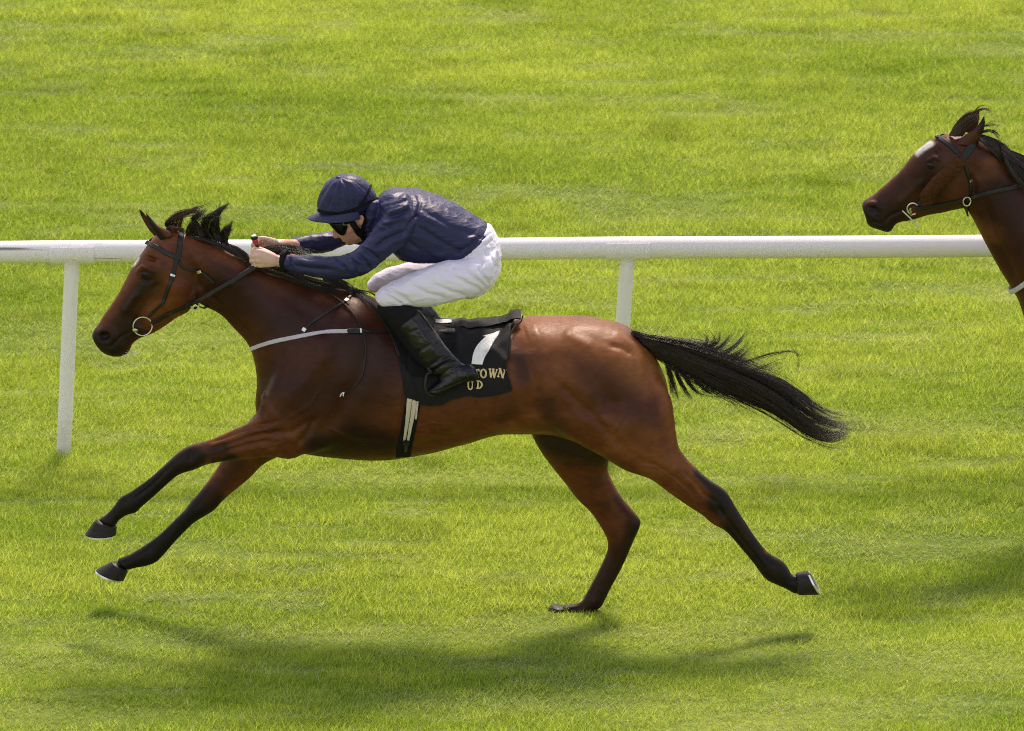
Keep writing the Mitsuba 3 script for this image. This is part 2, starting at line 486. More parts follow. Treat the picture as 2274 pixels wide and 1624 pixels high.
def grass_blades(n, seed):
    """Blades of one narrow triangle each: base colour, length, lean and direction follow the lawn's patches, tufts and trodden places."""
    rg = np.random.default_rng(seed)
    # dense where the photograph looks, thinning out over some metres beyond
    y = -4.2 + 20 * rg.random(n * 5)
    half = (42 + y) * (CX / FPX) + .5
    x = (rg.random(n * 5) * 2 - 1) * 7.2
    out = np.maximum(np.maximum(np.abs(x) - half, 0), np.maximum(np.maximum(-2.6 - y, y - 12.6), 0))
    ok = rg.random(n * 5) < np.exp(-out / .75)
    x, y = x[ok][:n], y[ok][:n]
    n = len(x)
    patch, tuft, fine, wind = PATCH(x, y), TUFT(x, y), FINE(x, y), WIND(x, y)
    flat = sstep(.56, .72, FLAT(x, y)) * .8
    for (tx, ty, rx, ry, s) in TRODDEN:
        flat = np.maximum(flat, s * np.exp(-((x - tx) / rx) ** 2 - ((y - ty) / ry) ** 2))
    flat *= .45 + 1.1 * fine
    L = (.026 + .030 * tuft + .014 * (fine - .5) + .012 * patch) * (.6 + .7 * rg.random(n)) * (1 - .2 * np.clip(flat, 0, 1))
    for (tx, ty, rx, ry, s) in PRESSED:
        L *= 1 - s * np.exp(-((x - tx) / rx) ** 2 - ((y - ty) / ry) ** 2)
    dash, scuff = sstep(.60, .76, DASH(x, y)), sstep(.60, .74, SCUFF(x, y))
    flat = np.maximum(flat, .9 * scuff * (.4 + 1.1 * fine))
    L *= 1 + .40 * dash
    lean = np.clip(.45 + .55 * rg.random(n) + .55 * flat + .12 * rg.normal(size=n), .05, 1.47)
    az = -.5 + 2.2 * (wind - .5) + 1.7 * rg.normal(size=n)
    turn = az + 1.571 + .7 * rg.normal(size=n)
    w = .0010 + .0012 * rg.random(n)
    bz = map_coordinates(BANK, [(x - FX0) / FSTEP, (y - FY0) / FSTEP], order=1, mode='nearest') - .014
    v = np.empty((n, 3, 3))
    sx, sy = np.cos(turn) * w, np.sin(turn) * w
    v[:, 0] = np.stack([x - sx, y - sy, bz], -1)
    v[:, 1] = np.stack([x + sx, y + sy, bz], -1)
    v[:, 2] = np.stack([x + np.cos(az) * np.sin(lean) * L, y + np.sin(az) * np.sin(lean) * L, bz + np.cos(lean) * L], -1)
    f = np.arange(3 * n).reshape(-1, 3)
    hue = np.clip(  .52 + 1.5 * (patch - .5) + 1.1 * (tuft - .5) + .5 * (STREAK(x, y) - .5) + .22 * rg.normal(size=n), 0, 1)[:, None]
    c = np.array(GRASS_A) * (1 - hue) + np.array(GRASS_B) * hue
    dry = (rg.random(n) < .03 + .04 * flat)[:, None]
    c = np.where(dry, np.array([.58, .54, .30]), c) * (.78 + .44 * rg.random(n))[:, None]
    c = c * (1 - .20 * dash)[:, None] * np.array([.97, 1.02, .9])
    pale = (np.clip(flat, 0, 1) * (.15 + .85 * (rg.random(n) < .4)))[:, None] * .8
    c = c * (1 - pale) + np.array([.62, .66, .40]) * pale
    return trimesh.Trimesh(v.reshape(-1, 3), f, process=False), np.repeat(c, 3, 0)


GRASS_A, GRASS_B = (.310, .425, .040), (.585, .650, .115)
PRESSED = [(.22, .12, .17, .09, .5), (.36, .14, .07, .06, .5)]
TRODDEN = [(1.82, 1.15, .34, .11, 1.5), (1.0, -.27, .22, .07, 1.3), (1.1, -.55, .9, .10, .9), (-1.4, -.35, .6, .10, .9), (-1.9, -.45, .4, .08, 1.0), (.2, -1.2, .8, .14, .8), (1.5, -1.25, .7, .12, .8), (-.3, 2.2, .9, .15, .7), (-1.8, 4.6, .8, .3, .7), (1.6, 3.0, .7, .16, .6), (-.75, -.28, 1.1, .16, .8), (.45, -.22, .35, .12, .9), (.9, -.3, .5, .15, .8), (-2.0, -.7, .6, .2, .6), (1.7, 1.0, .4, .14, 1.0), (1.0, -.05, .3, .1, .7), (1.6, -.7, .7, .25, .7), (-1.9, -1.4, .5, .2, .7)]
gm, gc = grass_blades(GRASS_N, 31)
put('grass', gm, 'mat_grass', False, color=gc, label='short bright green racecourse grass with trodden patches', category='grass', kind='stuff')
# ------------------------------------------------------------------ running rail
def dirty_white(p, n, uv):
    line = mikit.noise(p.x * 2.2, p.z * 130.0, 0)
    m = mikit.smoothstep(.74, .86, line) * mikit.smoothstep(.45, .6, mikit.noise(p.x * 6.0 + 3, p.z * 40, 0)) * mikit.smoothstep(-1.0, -1.5, p.x)
    c = mi.Color3f(.82, .79, .80)
    return mikit.mix(c, (.10, .10, .08), m * .8)


def post_white(p, n, uv):
    low = mikit.smoothstep(.22, .0, p.z) * mikit.fbm(p.x * 30, p.y * 30, p.z * 14, 3)
    return mikit.mix((.83, .81, .80), (.34, .35, .20), low * .8)


scene['mat_rail'] = {'type': 'twosided', 'bsdf': {'type': 'diffuse', 'reflectance': mikit.proc(dirty_white)}}
scene['mat_post'] = {'type': 'twosided', 'bsdf': {'type': 'diffuse', 'reflectance': mikit.proc(post_white)}}
scene['mat_rail_clean'] = {'type': 'twosided', 'bsdf': {'type': 'diffuse', 'reflectance': rgb(.82, .79, .80)}}
RAIL_Y = 2.6
ra, rb = unproj(0, 559.5, RAIL_Y), unproj(2174, 545, RAIL_Y + .0)
# the rail runs very slightly away to the right
RAIL_DIR = np.array([rb[0] - ra[0], .0, rb[2] - ra[2]])
RAIL_DIR /= np.linalg.norm(RAIL_DIR)
RR = .0492


def rail_at(px, dy=0.0):
    p = unproj(px, 552.5, RAIL_Y)
    return ra + RAIL_DIR * ((p[0] - ra[0]) / RAIL_DIR[0])


def oval_tube(P, axes, r1, r2, sides=28, cap=True):
    ang = np.arange(sides) * 2 * math.pi / sides
    v = np.array([p + r1 * np.cos(ang)[:, None] * axes[0] + r2 * np.sin(ang)[:, None] * axes[1] for p in P])
    return sweep_faces(v, cap)


POST_PX = [160.5, 1395.0]
p0, p1 = rail_at(POST_PX[0]), rail_at(POST_PX[1])
step = p1 - p0
nrm = np.cross(RAIL_DIR, [0, 0, 1.0])
nrm /= np.linalg.norm(nrm)
upr = np.cross(nrm, RAIL_DIR)
spans = list(range(-3, 4))
for a in spans:
    s, e = p0 + step * a, p0 + step * (a + 1)
    n = 24
    P = [s + (e - s) * t for t in np.linspace(0, 1, n)]
    P = [p - np.array([0, 0, .0035 * math.sin(math.pi * t)]) for p, t in zip(P, np.linspace(0, 1, n))]
    put('running_rail__rail_tube', oval_tube(P, (nrm, upr), RR, RR), 'mat_rail' if a in (-1, 0) else 'mat_rail_clean', 40)
for a in spans:
    top = p0 + step * a
    lean = .054 if a == 0 else .068 if a == 1 else .05 + .012 * math.sin(a * 2.3)
    foot = top - np.array([top[2] * lean, .012, top[2] + .03])
    d = (top - foot) / np.linalg.norm(top - foot)
    # post: a slightly flattened tube, with the socket of the clamp over its upper end
    e0, e1 = top - d * .078, foot
    P = [e0 + (e1 - e0) * t for t in np.linspace(0, 1, 12)]
    ax1 = np.cross(d, nrm)
    ax1 /= np.linalg.norm(ax1)
    put('running_rail__post', oval_tube(P, (ax1, np.cross(ax1, d)), .0325, .0325), 'mat_post', 40)
    # clamp: a half sleeve round the rail's lower part and a tapered neck down to the post
    ang = np.linspace(math.radians(-152), math.radians(-28) + math.radians(0), 26)
    ang = np.linspace(math.radians(152), math.radians(391), 34)
    ro, ri = RR + .0075, RR + .0006
    prof = np.vstack([np.stack([np.cos(ang) * ro, np.sin(ang) * ro], 1), np.stack([np.cos(ang[::-1]) * ri, np.sin(ang[::-1]) * ri], 1)])
    vv = np.array([top + RAIL_DIR * u + prof[:, :1] * nrm * k + prof[:, 1:] * upr * k for u, k in ((-.098, .985), (-.097, 1), (.097, 1), (.098, .985))])
    m = vv.shape[1]
    sleeve = sweep_faces(vv, True)
    neck = [(top - d * h, r) for h, r in ((.040, .047), (.048, .042), (.056, .038), (.066, .0342), (.080, .0340), (.0815, .0334))]
    aa = np.arange(28) * 2 * math.pi / 28
    nv = np.array([c + r * (np.cos(aa)[:, None] * ax1 + np.sin(aa)[:, None] * np.cross(ax1, d)) for c, r in neck])
    put('running_rail__clamp', join(sleeve, sweep_faces(nv)), 'mat_rail_clean', 35)
tag('running_rail', 'white plastic running rail on posts crossing behind the galloping horses', 'rail')
# ------------------------------------------------------------------ horses
COAT, COAT_L, COAT_D, BLACK = (.106, .0310, .0100), (.175, .060, .0175), (.034, .0098, .0052), (.0055, .0042, .0036)
scene['mat_coat'] = {'type': 'bumpmap', 'arbitrary': mikit.proc(lambda p, n, uv: mikit.fbm(p.x * 26, p.y * 44, p.z * 40, 3), 2e-3), 'scale': .0013,
                     'bsdf': principled(VC, .47, .16, clearcoat=.13, clearcoat_gloss=.66, sheen=.12, sheen_tint=.8)}
scene['mat_hair'] = principled(mikit.proc(lambda p, n, uv: mikit.mix((.009, .0075, .007), (.034, .022, .016), mikit.fbm(p.x * 90, p.y * 60, p.z * 90, 2))), .38, .5)
scene['mat_hair_brown'] = principled(rgb(.050, .024, .013), .42, .5)
scene['mat_hoof'] = principled(mikit.proc(lambda p, n, uv: mikit.mix((.010, .009, .008), (.030, .026, .023), mikit.fbm(p.x * 50, p.y * 50, p.z * 120, 3))), .5, .2)
scene['mat_shoe'] = principled(rgb(.72, .72, .70), .3, .5, metallic=.85)
scene['mat_eye'] = principled(rgb(.008, .005, .004), .10, .2, clearcoat=.2, clearcoat_gloss=.97)

TORSO = sections(F0, [
    (578, 800, 566, 905, .075), (600, 745, 582, 950, .13), (650, 690, 612, 985, .185), (715, 662, 660, 1004, .222), (785, 650, 745, 1016, .245),
    (870, 680, 838, 1021, .268), (955, 712, 935, 1009, .285), (1050, 722, 1032, 985, .285), (1130, 714, 1122, 962, .275), (1200, 703, 1205, 962, .272),
    (1270, 703, 1295, 985, .272), (1340, 711, 1372, 1012, .262), (1395, 730, 1435, 1000, .225), (1445, 778, 1478, 965, .16), (1478, 840, 1490, 915, .07)], 0.0)
NECK = sections(F0, [
    (388, 508, 432, 668, .06), (402, 512, 457, 683, .078), (436, 526, 488, 697, .080), (487, 546, 523, 734, .088), (553, 578, 552, 765, .105), (620, 603, 566, 808, .13),
    (690, 628, 574, 870, .165), (760, 640, 610, 940, .19), (800, 652, 680, 990, .20)], 0.0)
HEAD = sections(F1, [
    (146, 1285, 205, 1385, .030), (160, 1245, 262, 1440, .044), (198, 1195, 365, 1466, .053), (235, 1130, 462, 1432, .052), (280, 1065, 492, 1362, .047), (325, 1000, 560, 1305, .048),
    (385, 905, 660, 1268, .055), (435, 805, 765, 1208, .066), (485, 705, 870, 1130, .084), (545, 615, 975, 1060, .098), (605, 530, 1045, 965, .104),
    (670, 445, 1065, 830, .095), (760, 380, 1050, 690, .083), (850, 365, 1010, 600, .07), (900, 395, 980, 520, .045)], 0.0)
SHOULDER_N = sections(F0, [
    (740, 730, 770, 760, .012, -.195), (690, 755, 800, 830, .032, -.195), (640, 800, 800, 910, .048, -.192), (600, 850, 745, 985, .062, -.185), (574, 925, 672, 1014, .066, -.17)])
FORE_N = sections(F5, [
    (1345, 130, 1668, 480, .070, -.165), (1316, 285, 1610, 585, .072, -.165), (1250, 348, 1540, 602, .066, -.162), (1150, 393, 1430, 584, .060, -.160), (1050, 440, 1250, 600, .052, -.158), (950, 478, 1062, 622, .042, -.157), (868, 498, 950, 645, .040, -.156),
    (790, 530, 885, 672, .041, -.156), (725, 578, 850, 684, .039, -.155), (668, 632, 760, 712, .033, -.154), (560, 730, 640, 810, .027, -.152), (470, 797, 545, 897, .026, -.150), (390, 851, 480, 950, .028, -.148),
    (325, 888, 436, 993, .033, -.146), (285, 945, 385, 1003, .031, -.145), (235, 1000, 325, 1040, .029, -.144), (190, 1034, 300, 1066, .033, -.143), (160, 1045, 296, 1090, .036, -.142)])
FORE_F = sections(F5, [
    (1330, 250, 1560, 560, .07, .150), (1220, 380, 1440, 600, .066, .150), (1125, 500, 1370, 635, .058, .150), (1040, 650, 1260, 740, .048, .150), (965, 762, 1150, 832, .042, .150), (895, 852, 1070, 900, .040, .150),
    (830, 925, 1000, 975, .041, .150), (795, 975, 955, 1003, .038, .150), (750, 1020, 865, 1060, .032, .150), (680, 1088, 790, 1130, .027, .150), (595, 1166, 705, 1220, .026, .150), (520, 1220, 640, 1295, .028, .150),
    (445, 1268, 580, 1352, .033, .150), (390, 1300, 505, 1378, .031, .150), (330, 1322, 425, 1392, .030, .150), (295, 1338, 385, 1405, .034, .150)])
HIND_N = sections(F0, [
    (1225, 850, 1410, 830, .020, -.140), (1190, 872, 1480, 868, .070, -.158), (1183, 900, 1492, 900, .105, -.162), (1200, 915, 1495, 925, .122, -.160), (1275, 975, 1500, 968, .110, -.165), (1345, 1013, 1504, 993, .098, -.168), (1387, 1039, 1520, 1018, .088, -.168),
    (1438, 1056, 1543, 1042, .074, -.166), (1486, 1090, 1573, 1068, .062, -.164), (1530, 1122, 1602, 1086, .052, -.162), (1562, 1143, 1613, 1096, .046, -.160), (1583, 1161, 1636, 1134, .042, -.158), (1607, 1173, 1654, 1162, .036, -.156),
    (1650, 1220, 1686, 1208, .029, -.154), (1678, 1254, 1704, 1228, .029, -.152), (1703, 1286, 1738, 1249, .033, -.150), (1728, 1298, 1749, 1263, .034, -.150), (1748, 1307, 1757, 1279, .030, -.150), (1766, 1317, 1770, 1279, .032, -.150), (1776, 1318, 1776, 1276, .034, -.150)])
HIND_F = sections(F6, [
    (330, -260, 860, -260, .03, .18), (220, -60, 900, -40, .08, .165), (205, 120, 840, 190, .105, .155), (208, 200, 735, 310, .105, .155), (245, 285, 700, 385, .095, .155), (330, 410, 692, 450, .080, .158), (425, 528, 722, 530, .068, .158), (510, 640, 790, 645, .056, .158), (592, 722, 868, 735, .048, .156),
    (655, 815, 910, 797, .044, .154), (696, 890, 888, 858, .042, .152), (709, 935, 852, 935, .036, .150), (700, 985, 822, 1010, .030, .150), (655, 1090, 775, 1108, .027, .148), (608, 1183, 728, 1195, .027, .146), (560, 1270, 690, 1270, .031, .145), (535, 1318, 650, 1352, .035, .144)])
HIND_F_PASTERN = sections(F6, [(545, 1300, 640, 1380, .030, .144), (500, 1325, 570, 1385, .031, .144), (450, 1332, 480, 1388, .031, .144), (400, 1335, 410, 1392, .033, .144)])


def coat_colour(v, side_line, spots, seed, base=COAT):
    """The bay coat: warm brown, patchy, black points. spots: (frame, polyline, radius, softness, colour, weight, side)."""
    pix = proj(v)
    n = meshkit.fbm(v * np.array([7, 7, 7]), 4, seed)
    n2 = meshkit.fbm(v * np.array([18, 18, 22]), 3, seed + 1)
    c = np.tile(np.array(base, float), (len(v), 1))
    c = lerp3(c, COAT_L, .75 * sstep(.50, .72, n))
    c = lerp3(c, COAT_D, .55 * sstep(.52, .70, n2) * sstep(.35, .6, 1 - n))
    hairs = meshkit.noise(v * np.array([55, 90, 140]), seed + 2)
    for fr, line, rad, soft, col, wt, side in spots:
        m = np.ones(len(v)) if side == 0 else ((v[:, 1] - side_line) * side > -.005).astype(float)
        line = fr(line)
        d, _ = dist_polyline(pix, line)
        d = d + 14 * (n2 - .5) + 10 * (n - .5)
        c = lerp3(c, col, wt * m * (1 - sstep(rad - soft, rad + soft, d)))
    return c * (.80 + .40 * hairs)[:, None]


def relief(mesh, mid_y, grooves, gain=1.0, swell=0.0):
    """Muscle and vein relief. grooves: (frame, polyline, width px, depth m (negative = raised), side)."""
    v, nrm = mesh.vertices.copy(), mesh.vertex_normals
    q = v.copy()
    near = v[:, 1] < mid_y
    q[:, 1] = mid_y - np.abs(v[:, 1] - mid_y)
    pix = proj(q)
    move = np.zeros(len(v))
    for fr, line, wd, depth, side in grooves:
        d, t = dist_polyline(pix, fr(line))
        ends = np.minimum(1, np.minimum(t, 1 - t) * 5 + .25) if len(line) > 1 else 1
        g = np.exp(-(d / wd) ** 2) * ends * np.clip(np.abs(nrm[:, 1]) * 1.5, 0, 1)
        if side:
            g = g * near
        move -= gain * depth * g
    if swell:
        move += swell * (meshkit.fbm(v * np.array([9, 9, 6]), 3, 77) - .5) * np.clip(np.abs(nrm[:, 1]) * 1.3, 0, 1)
    mesh.vertices = v + nrm * move[:, None]
    return mesh


def ear(fr, rows, mid_y, thick=.007, cup=.012, side=-1):
    """rows: (x1, y1, x2, y2) from the tip down; a cupped leaf."""
    r = np.array(rows, float)
    A, B = fr(r[:, :2]), fr(r[:, 2:4])
    n = 22
    A, B = resample(A, n), resample(B, n)
    rings = []
    for i, (a, b) in enumerate(zip(A, B)):
        s = i / (n - 1)
        th = np.linspace(0, 2 * math.pi, 20, endpoint=False)
        u = np.cos(th)
        px = (a + b)[None] / 2 + (a - b)[None] / 2 * u[:, None]
        y = mid_y + side * (cup * (1 - u ** 2) * math.sin(min(1, s * 1.6) * 1.57)) + np.sin(th) * thick * (.3 + .7 * s)
        rings.append(unproj(px[:, 0], px[:, 1], y))
    return sweep_faces(np.array(rings))


def hoof(toe, heel, cor_f, cor_b, yc, w, fr):
    """A hoof from its profile: toe and heel on the sole, front and back of the coronet; and the shoe under it."""
    toe, heel, cf, cb = [unproj(*fr([q])[0], yc) for q in (toe, heel, cor_f, cor_b)]
    rings = []
    ang = np.arange(36) * 2 * math.pi / 36
    for s, grow in ((0, .99), (.02, 1.0), (.3, .95), (.6, .9), (.85, .86), (.96, .86), (1.0, .80), (1.06, .68)):
        f, b = toe + (cf - toe) * s, heel + (cb - heel) * s
        c, u = (f + b) / 2, (f - b) / 2
        ww = (w * (1 - s) + w * .80 * s)
        k = np.sign(np.cos(ang)) * np.abs(np.cos(ang)) ** .85
        rings.append(c + k[:, None] * u * (1 if s < 1 else .9) + np.sin(ang)[:, None] * np.array([0, ww * grow / .95, 0]) * (1 - .18 * np.clip(-np.cos(ang), 0, 1))[:, None])
    body = sweep_faces(np.array(rings))
    down = np.cross((toe - heel) / np.linalg.norm(toe - heel), [0, 1.0, 0])
    if down @ (toe - cf) < 0:
        down = -down
    c, u = (toe + heel) / 2, (toe - heel) / 2
    a2 = np.linspace(-2.45, 2.45, 40)
    pr = []
    for a in a2:
        k = math.cos(a)
        rad = k * u + np.array([0, math.sin(a) * w * (1 - .18 * max(0, -k)), 0])
        pr.append([c + rad * 1.02 + down * .001, c + rad * 1.03 + down * .008, c + rad * .80 + down * .008, c + rad * .80 + down * .001])
    return body, sweep_faces(np.array(pr))


def solid_horse(lofts_core, lofts_fine, vox, lo, hi, shift, soft=.022, fine=.0065):
    s = Solid(vox, lo, hi)

    def put_loft(L, n, sh):
        P, w, yc = L
        A, B = unproj(P[:, 0], P[:, 1], yc) + sh, unproj(P[:, 2], P[:, 3], yc) + sh
        s.loft3(A[:, [0, 2]], B[:, [0, 2]], w, yc + sh[1], n)
    for L, n, sh in lofts_core:
        put_loft(L, n, sh)
    s.blur(soft)
    for L, n, sh in lofts_fine:
        put_loft(L, n, sh)
    return s, put_loft


Z3 = np.zeros(3)
core = [(TORSO, 2.25, Z3), (NECK, 2.1, Z3), (SHOULDER_N, 2, Z3), (HIND_N, 2.2, Z3), (HIND_F, 2.2, Z3)]
mirror_shoulder = (SHOULDER_N[0], SHOULDER_N[1], -SHOULDER_N[2])
core.append((mirror_shoulder, 2, Z3))
fine = [(HEAD, 2.3, Z3), (FORE_N, 2.1, Z3), (FORE_F, 2.1, Z3), (HIND_N, 2.2, Z3), (HIND_F, 2.2, Z3), (HIND_F_PASTERN, 2.1, Z3)]
s1, _ = solid_horse(core, fine, .0065, (-1.86, -.36, -.06), (1.34, .36, 1.80), Z3)
# point of hock tendons, nostril and eye hollows
ey = unproj(*F1([(612, 752)])[0], -.093)
for sg in (-1, 1):
    s1.capsules([unproj(*F1([(205, 1262)])[0], .036 * sg), unproj(*F1([(240, 1228)])[0], .043 * sg), unproj(*F1([(305, 1240)])[0], .050 * sg), unproj(*F1([(336, 1300)])[0], .050 * sg), unproj(*F1([(300, 1350)])[0], .048 * sg)], [.009, .011, .012, .011, .008])
    s1.capsules([unproj(*F1([(232, 1312)])[0], .075 * sg), unproj(*F1([(250, 1292)])[0], .046 * sg), unproj(*F1([(285, 1275)])[0], .040 * sg)], [.021, .018, .012], cut=True)
body1 = s1.mesh(.0065, 8)
del s1
G1 = [
    # head: cheek edge, facial crest, jaw groove, brow, mouth
    (F1, [(1045, 880), (1010, 1000), (930, 1085)], 6, -.008, 0), (F1, [(560, 900), (480, 1010), (420, 1090)], 8, -.009, 0), (F1, [(640, 980), (560, 1120), (520, 1210)], 11, .010, 0),
    (F1, [(500, 1240), (400, 1290), (320, 1375), (250, 1385)], 2.6, .004, 0), (F1, [(540, 735), (590, 690), (650, 700), (690, 740)], 5, -.010, 0), (F1, [(655, 640), (668, 600)], 12, .015, 0),
    (F1, [(700, 830), (740, 900), (770, 1000)], 16, .009, 0), (F1, [(880, 800), (860, 960), (800, 1080)], 26, -.011, 0), (F1, [(560, 800), (620, 815), (670, 790)], 4, .007, 0),
    # neck: jugular groove, throat, crest muscle
    (F1, [(1130, 850), (1180, 960), (1330, 1100), (1500, 1270), (1620, 1420)], 9, .010, 0), (F1, [(1050, 560), (1250, 700), (1500, 860)], 30, -.008, 0), (F1, [(1020, 640), (1060, 800), (1090, 900)], 8, .007, 0),
    (F0, [(600, 640), (690, 700), (760, 780)], 18, .005, 0),
    # shoulder and chest
    (F0, [(790, 680), (740, 760), (670, 850), (610, 905)], 20, -.005, 0), (F0, [(830, 740), (800, 830), (745, 930), (700, 975)], 18, .008, 0), (F0, [(700, 770), (640, 860)], 14, .004, 0),
    (F0, [(690, 930), (650, 960), (600, 965)], 7, .006, 0), (F5, [(1480, 330), (1300, 370), (1100, 440), (960, 490)], 4, .006, 1), (F5, [(1500, 400), (1320, 430), (1100, 500), (950, 540)], 4, .006, 1),
    (F5, [(1420, 470), (1250, 500), (1080, 550)], 4, .005, 1), (F5, [(1450, 420), (1350, 395), (1200, 430)], 5, -.004, 1), (F5, [(700, 650), (560, 790), (420, 900)], 3.2, .004, 1), (F5, [(850, 540), (820, 620)], 5, .005, 1),
    (F5, [(1310, 130), (1330, 220), (1370, 300)], 6, .010, 0), (F5, [(1600, 520), (1680, 420), (1740, 300)], 8, .010, 0),
    # ribs and flank
    (F0, [(905, 770), (900, 900), (880, 990)], 5, .003, 0), (F0, [(960, 890), (950, 960)], 5, .003, 0), (F0, [(1000, 890), (990, 960)], 5, .0025, 0), (F0, [(1040, 890), (1030, 950)], 5, .0025, 0),
    (F0, [(880, 1005), (1000, 975), (1090, 940), (1170, 925)], 9, .007, 0), (F0, [(1165, 790), (1185, 860), (1180, 930)], 20, .012, 0), (F0, [(1130, 760), (1200, 770)], 18, .004, 0),
    # veins
    (F0, [(720, 950), (790, 975), (870, 985), (940, 968)], 2.2, -.0028, 0), (F0, [(900, 955), (960, 940), (1010, 945)], 2.0, -.0022, 0), (F0, [(1330, 990), (1370, 950), (1400, 900)], 2.2, -.0028, 1), (F6, [(900, 420), (1010, 440), (1130, 520), (1240, 620)], 2.0, -.003, 1),
    (F5, [(1520, 480), (1400, 520), (1280, 535), (1130, 575)], 1.8, -.003, 1), (F1, [(700, 960), (640, 1010), (560, 1040), (500, 1110)], 1.7, -.003, 0), (F1, [(640, 1010), (600, 1090)], 1.5, -.0025, 0), (F0, [(640, 930), (690, 900), (720, 850)], 2.2, -.0025, 0),
    (F0, [(985, 900), (975, 965)], 6, .003, 0), (F0, [(1020, 880), (1010, 955)], 6, .003, 0), (F0, [(1060, 880), (1050, 945)], 6, .003, 0), (F0, [(1100, 880), (1092, 935)], 6, .003, 0),
    # quarters
    (F0, [(1225, 840), (1290, 900), (1350, 960), (1400, 1010)], 11, .006, 0), (F7, [(380, 200), (470, 240), (560, 300)], 16, -.006, 0), (F7, [(660, 270), (740, 290), (800, 330)], 7, .006, 0), (F7, [(690, 190), (760, 230), (830, 290)], 8, -.006, 0),
    (F7, [(880, 330), (900, 450), (900, 600), (920, 760)], 12, .007, 0), (F7, [(480, 440), (600, 520), (700, 640), (760, 780)], 16, .006, 0), (F7, [(420, 180), (500, 160), (640, 170)], 12, -.004, 0), (F7, [(150, 180), (220, 160)], 22, -.005, 0),
    (F6, [(900, 380), (1050, 460), (1220, 570), (1330, 680)], 9, .005, 1), (F6, [(1180, 420), (1260, 520), (1330, 620), (1400, 660)], 5, .007, 1), (F6, [(1480, 780), (1600, 950), (1720, 1100)], 4, .004, 1), (F6, [(1420, 700), (1460, 760)], 5, .005, 1),
]
G2 = [(F6, [(700, 530), (740, 640), (800, 760)], 5, .008, 0), (F6, [(800, 880), (740, 1010), (660, 1170)], 3.5, .005, 0)]
relief(body1, 0.0, G1, 1.55, .012)
BLK = BLACK
LEGS_FAR = [
    (F5, [(900, 1030), (700, 1230), (560, 1350), (400, 1400)], 14, 8, BLK, .95, 1), (F5, [(800, 970), (600, 1170), (330, 1320)], 12, 8, BLK, .9, 1), (F6, [(905, 810), (840, 960), (740, 1160), (650, 1320)], 9, 6, BLK, .9, 1),
    (F5, [(960, 930), (720, 1130), (500, 1310), (330, 1385)], 38, 16, BLK, .97, 1), (F5, [(1180, 640), (1080, 760), (960, 900)], 14, 14, COAT_D, .8, 1),
    (F6, [(600, 1280), (640, 1330), (540, 1350), (350, 1370)], 34, 14, BLK, .97, 1), (F6, [(870, 800), (790, 980), (690, 1150), (600, 1300)], 15, 12, BLK, .85, 1), (F6, [(740, 960), (640, 1170), (560, 1300)], 24, 20, COAT_D, .75, 1),
    (F6, [(350, 250), (620, 330)], 40, 20, (.02, .013, .009), .9, 1), (F6, [(780, 650), (870, 780)], 12, 10, COAT_D, .8, 1)]
LEGS_NEAR = [
    (F6, [(1760, 1020), (1850, 1070), (1890, 1150), (1960, 1200)], 16, 8, BLK, .97, -1), (F6, [(1460, 610), (1560, 740), (1700, 960)], 9, 7, BLK, .95, -1), (F5, [(640, 660), (400, 840), (260, 960), (150, 1040)], 10, 8, BLK, .95, -1), (F5, [(700, 760), (560, 900), (430, 990), (300, 1060)], 14, 8, BLK, .95, -1),
    (F5, [(840, 600), (700, 680), (520, 800), (380, 930), (210, 1060)], 30, 12, BLK, .97, -1), (F5, [(1080, 540), (900, 580)], 14, 12, BLK, .8, -1), (F5, [(1140, 604), (1000, 625)], 8, 7, BLK, .9, -1), (F5, [(960, 490), (860, 520)], 6, 8, COAT_D, .6, -1),
    (F6, [(1290, 480), (1420, 610), (1470, 680)], 13, 9, BLK, .95, -1), (F6, [(1400, 690), (1520, 760)], 20, 12, BLK, .95, -1), (F6, [(1500, 860), (1600, 960), (1700, 1080), (1830, 1170), (1980, 1230)], 23, 12, BLK, .97, -1),
    (F6, [(1560, 790), (1640, 900), (1740, 1050)], 12, 8, BLK, .9, -1), (F6, [(1560, 880), (1640, 1000)], 4, 5, COAT_D, .5, -1)]
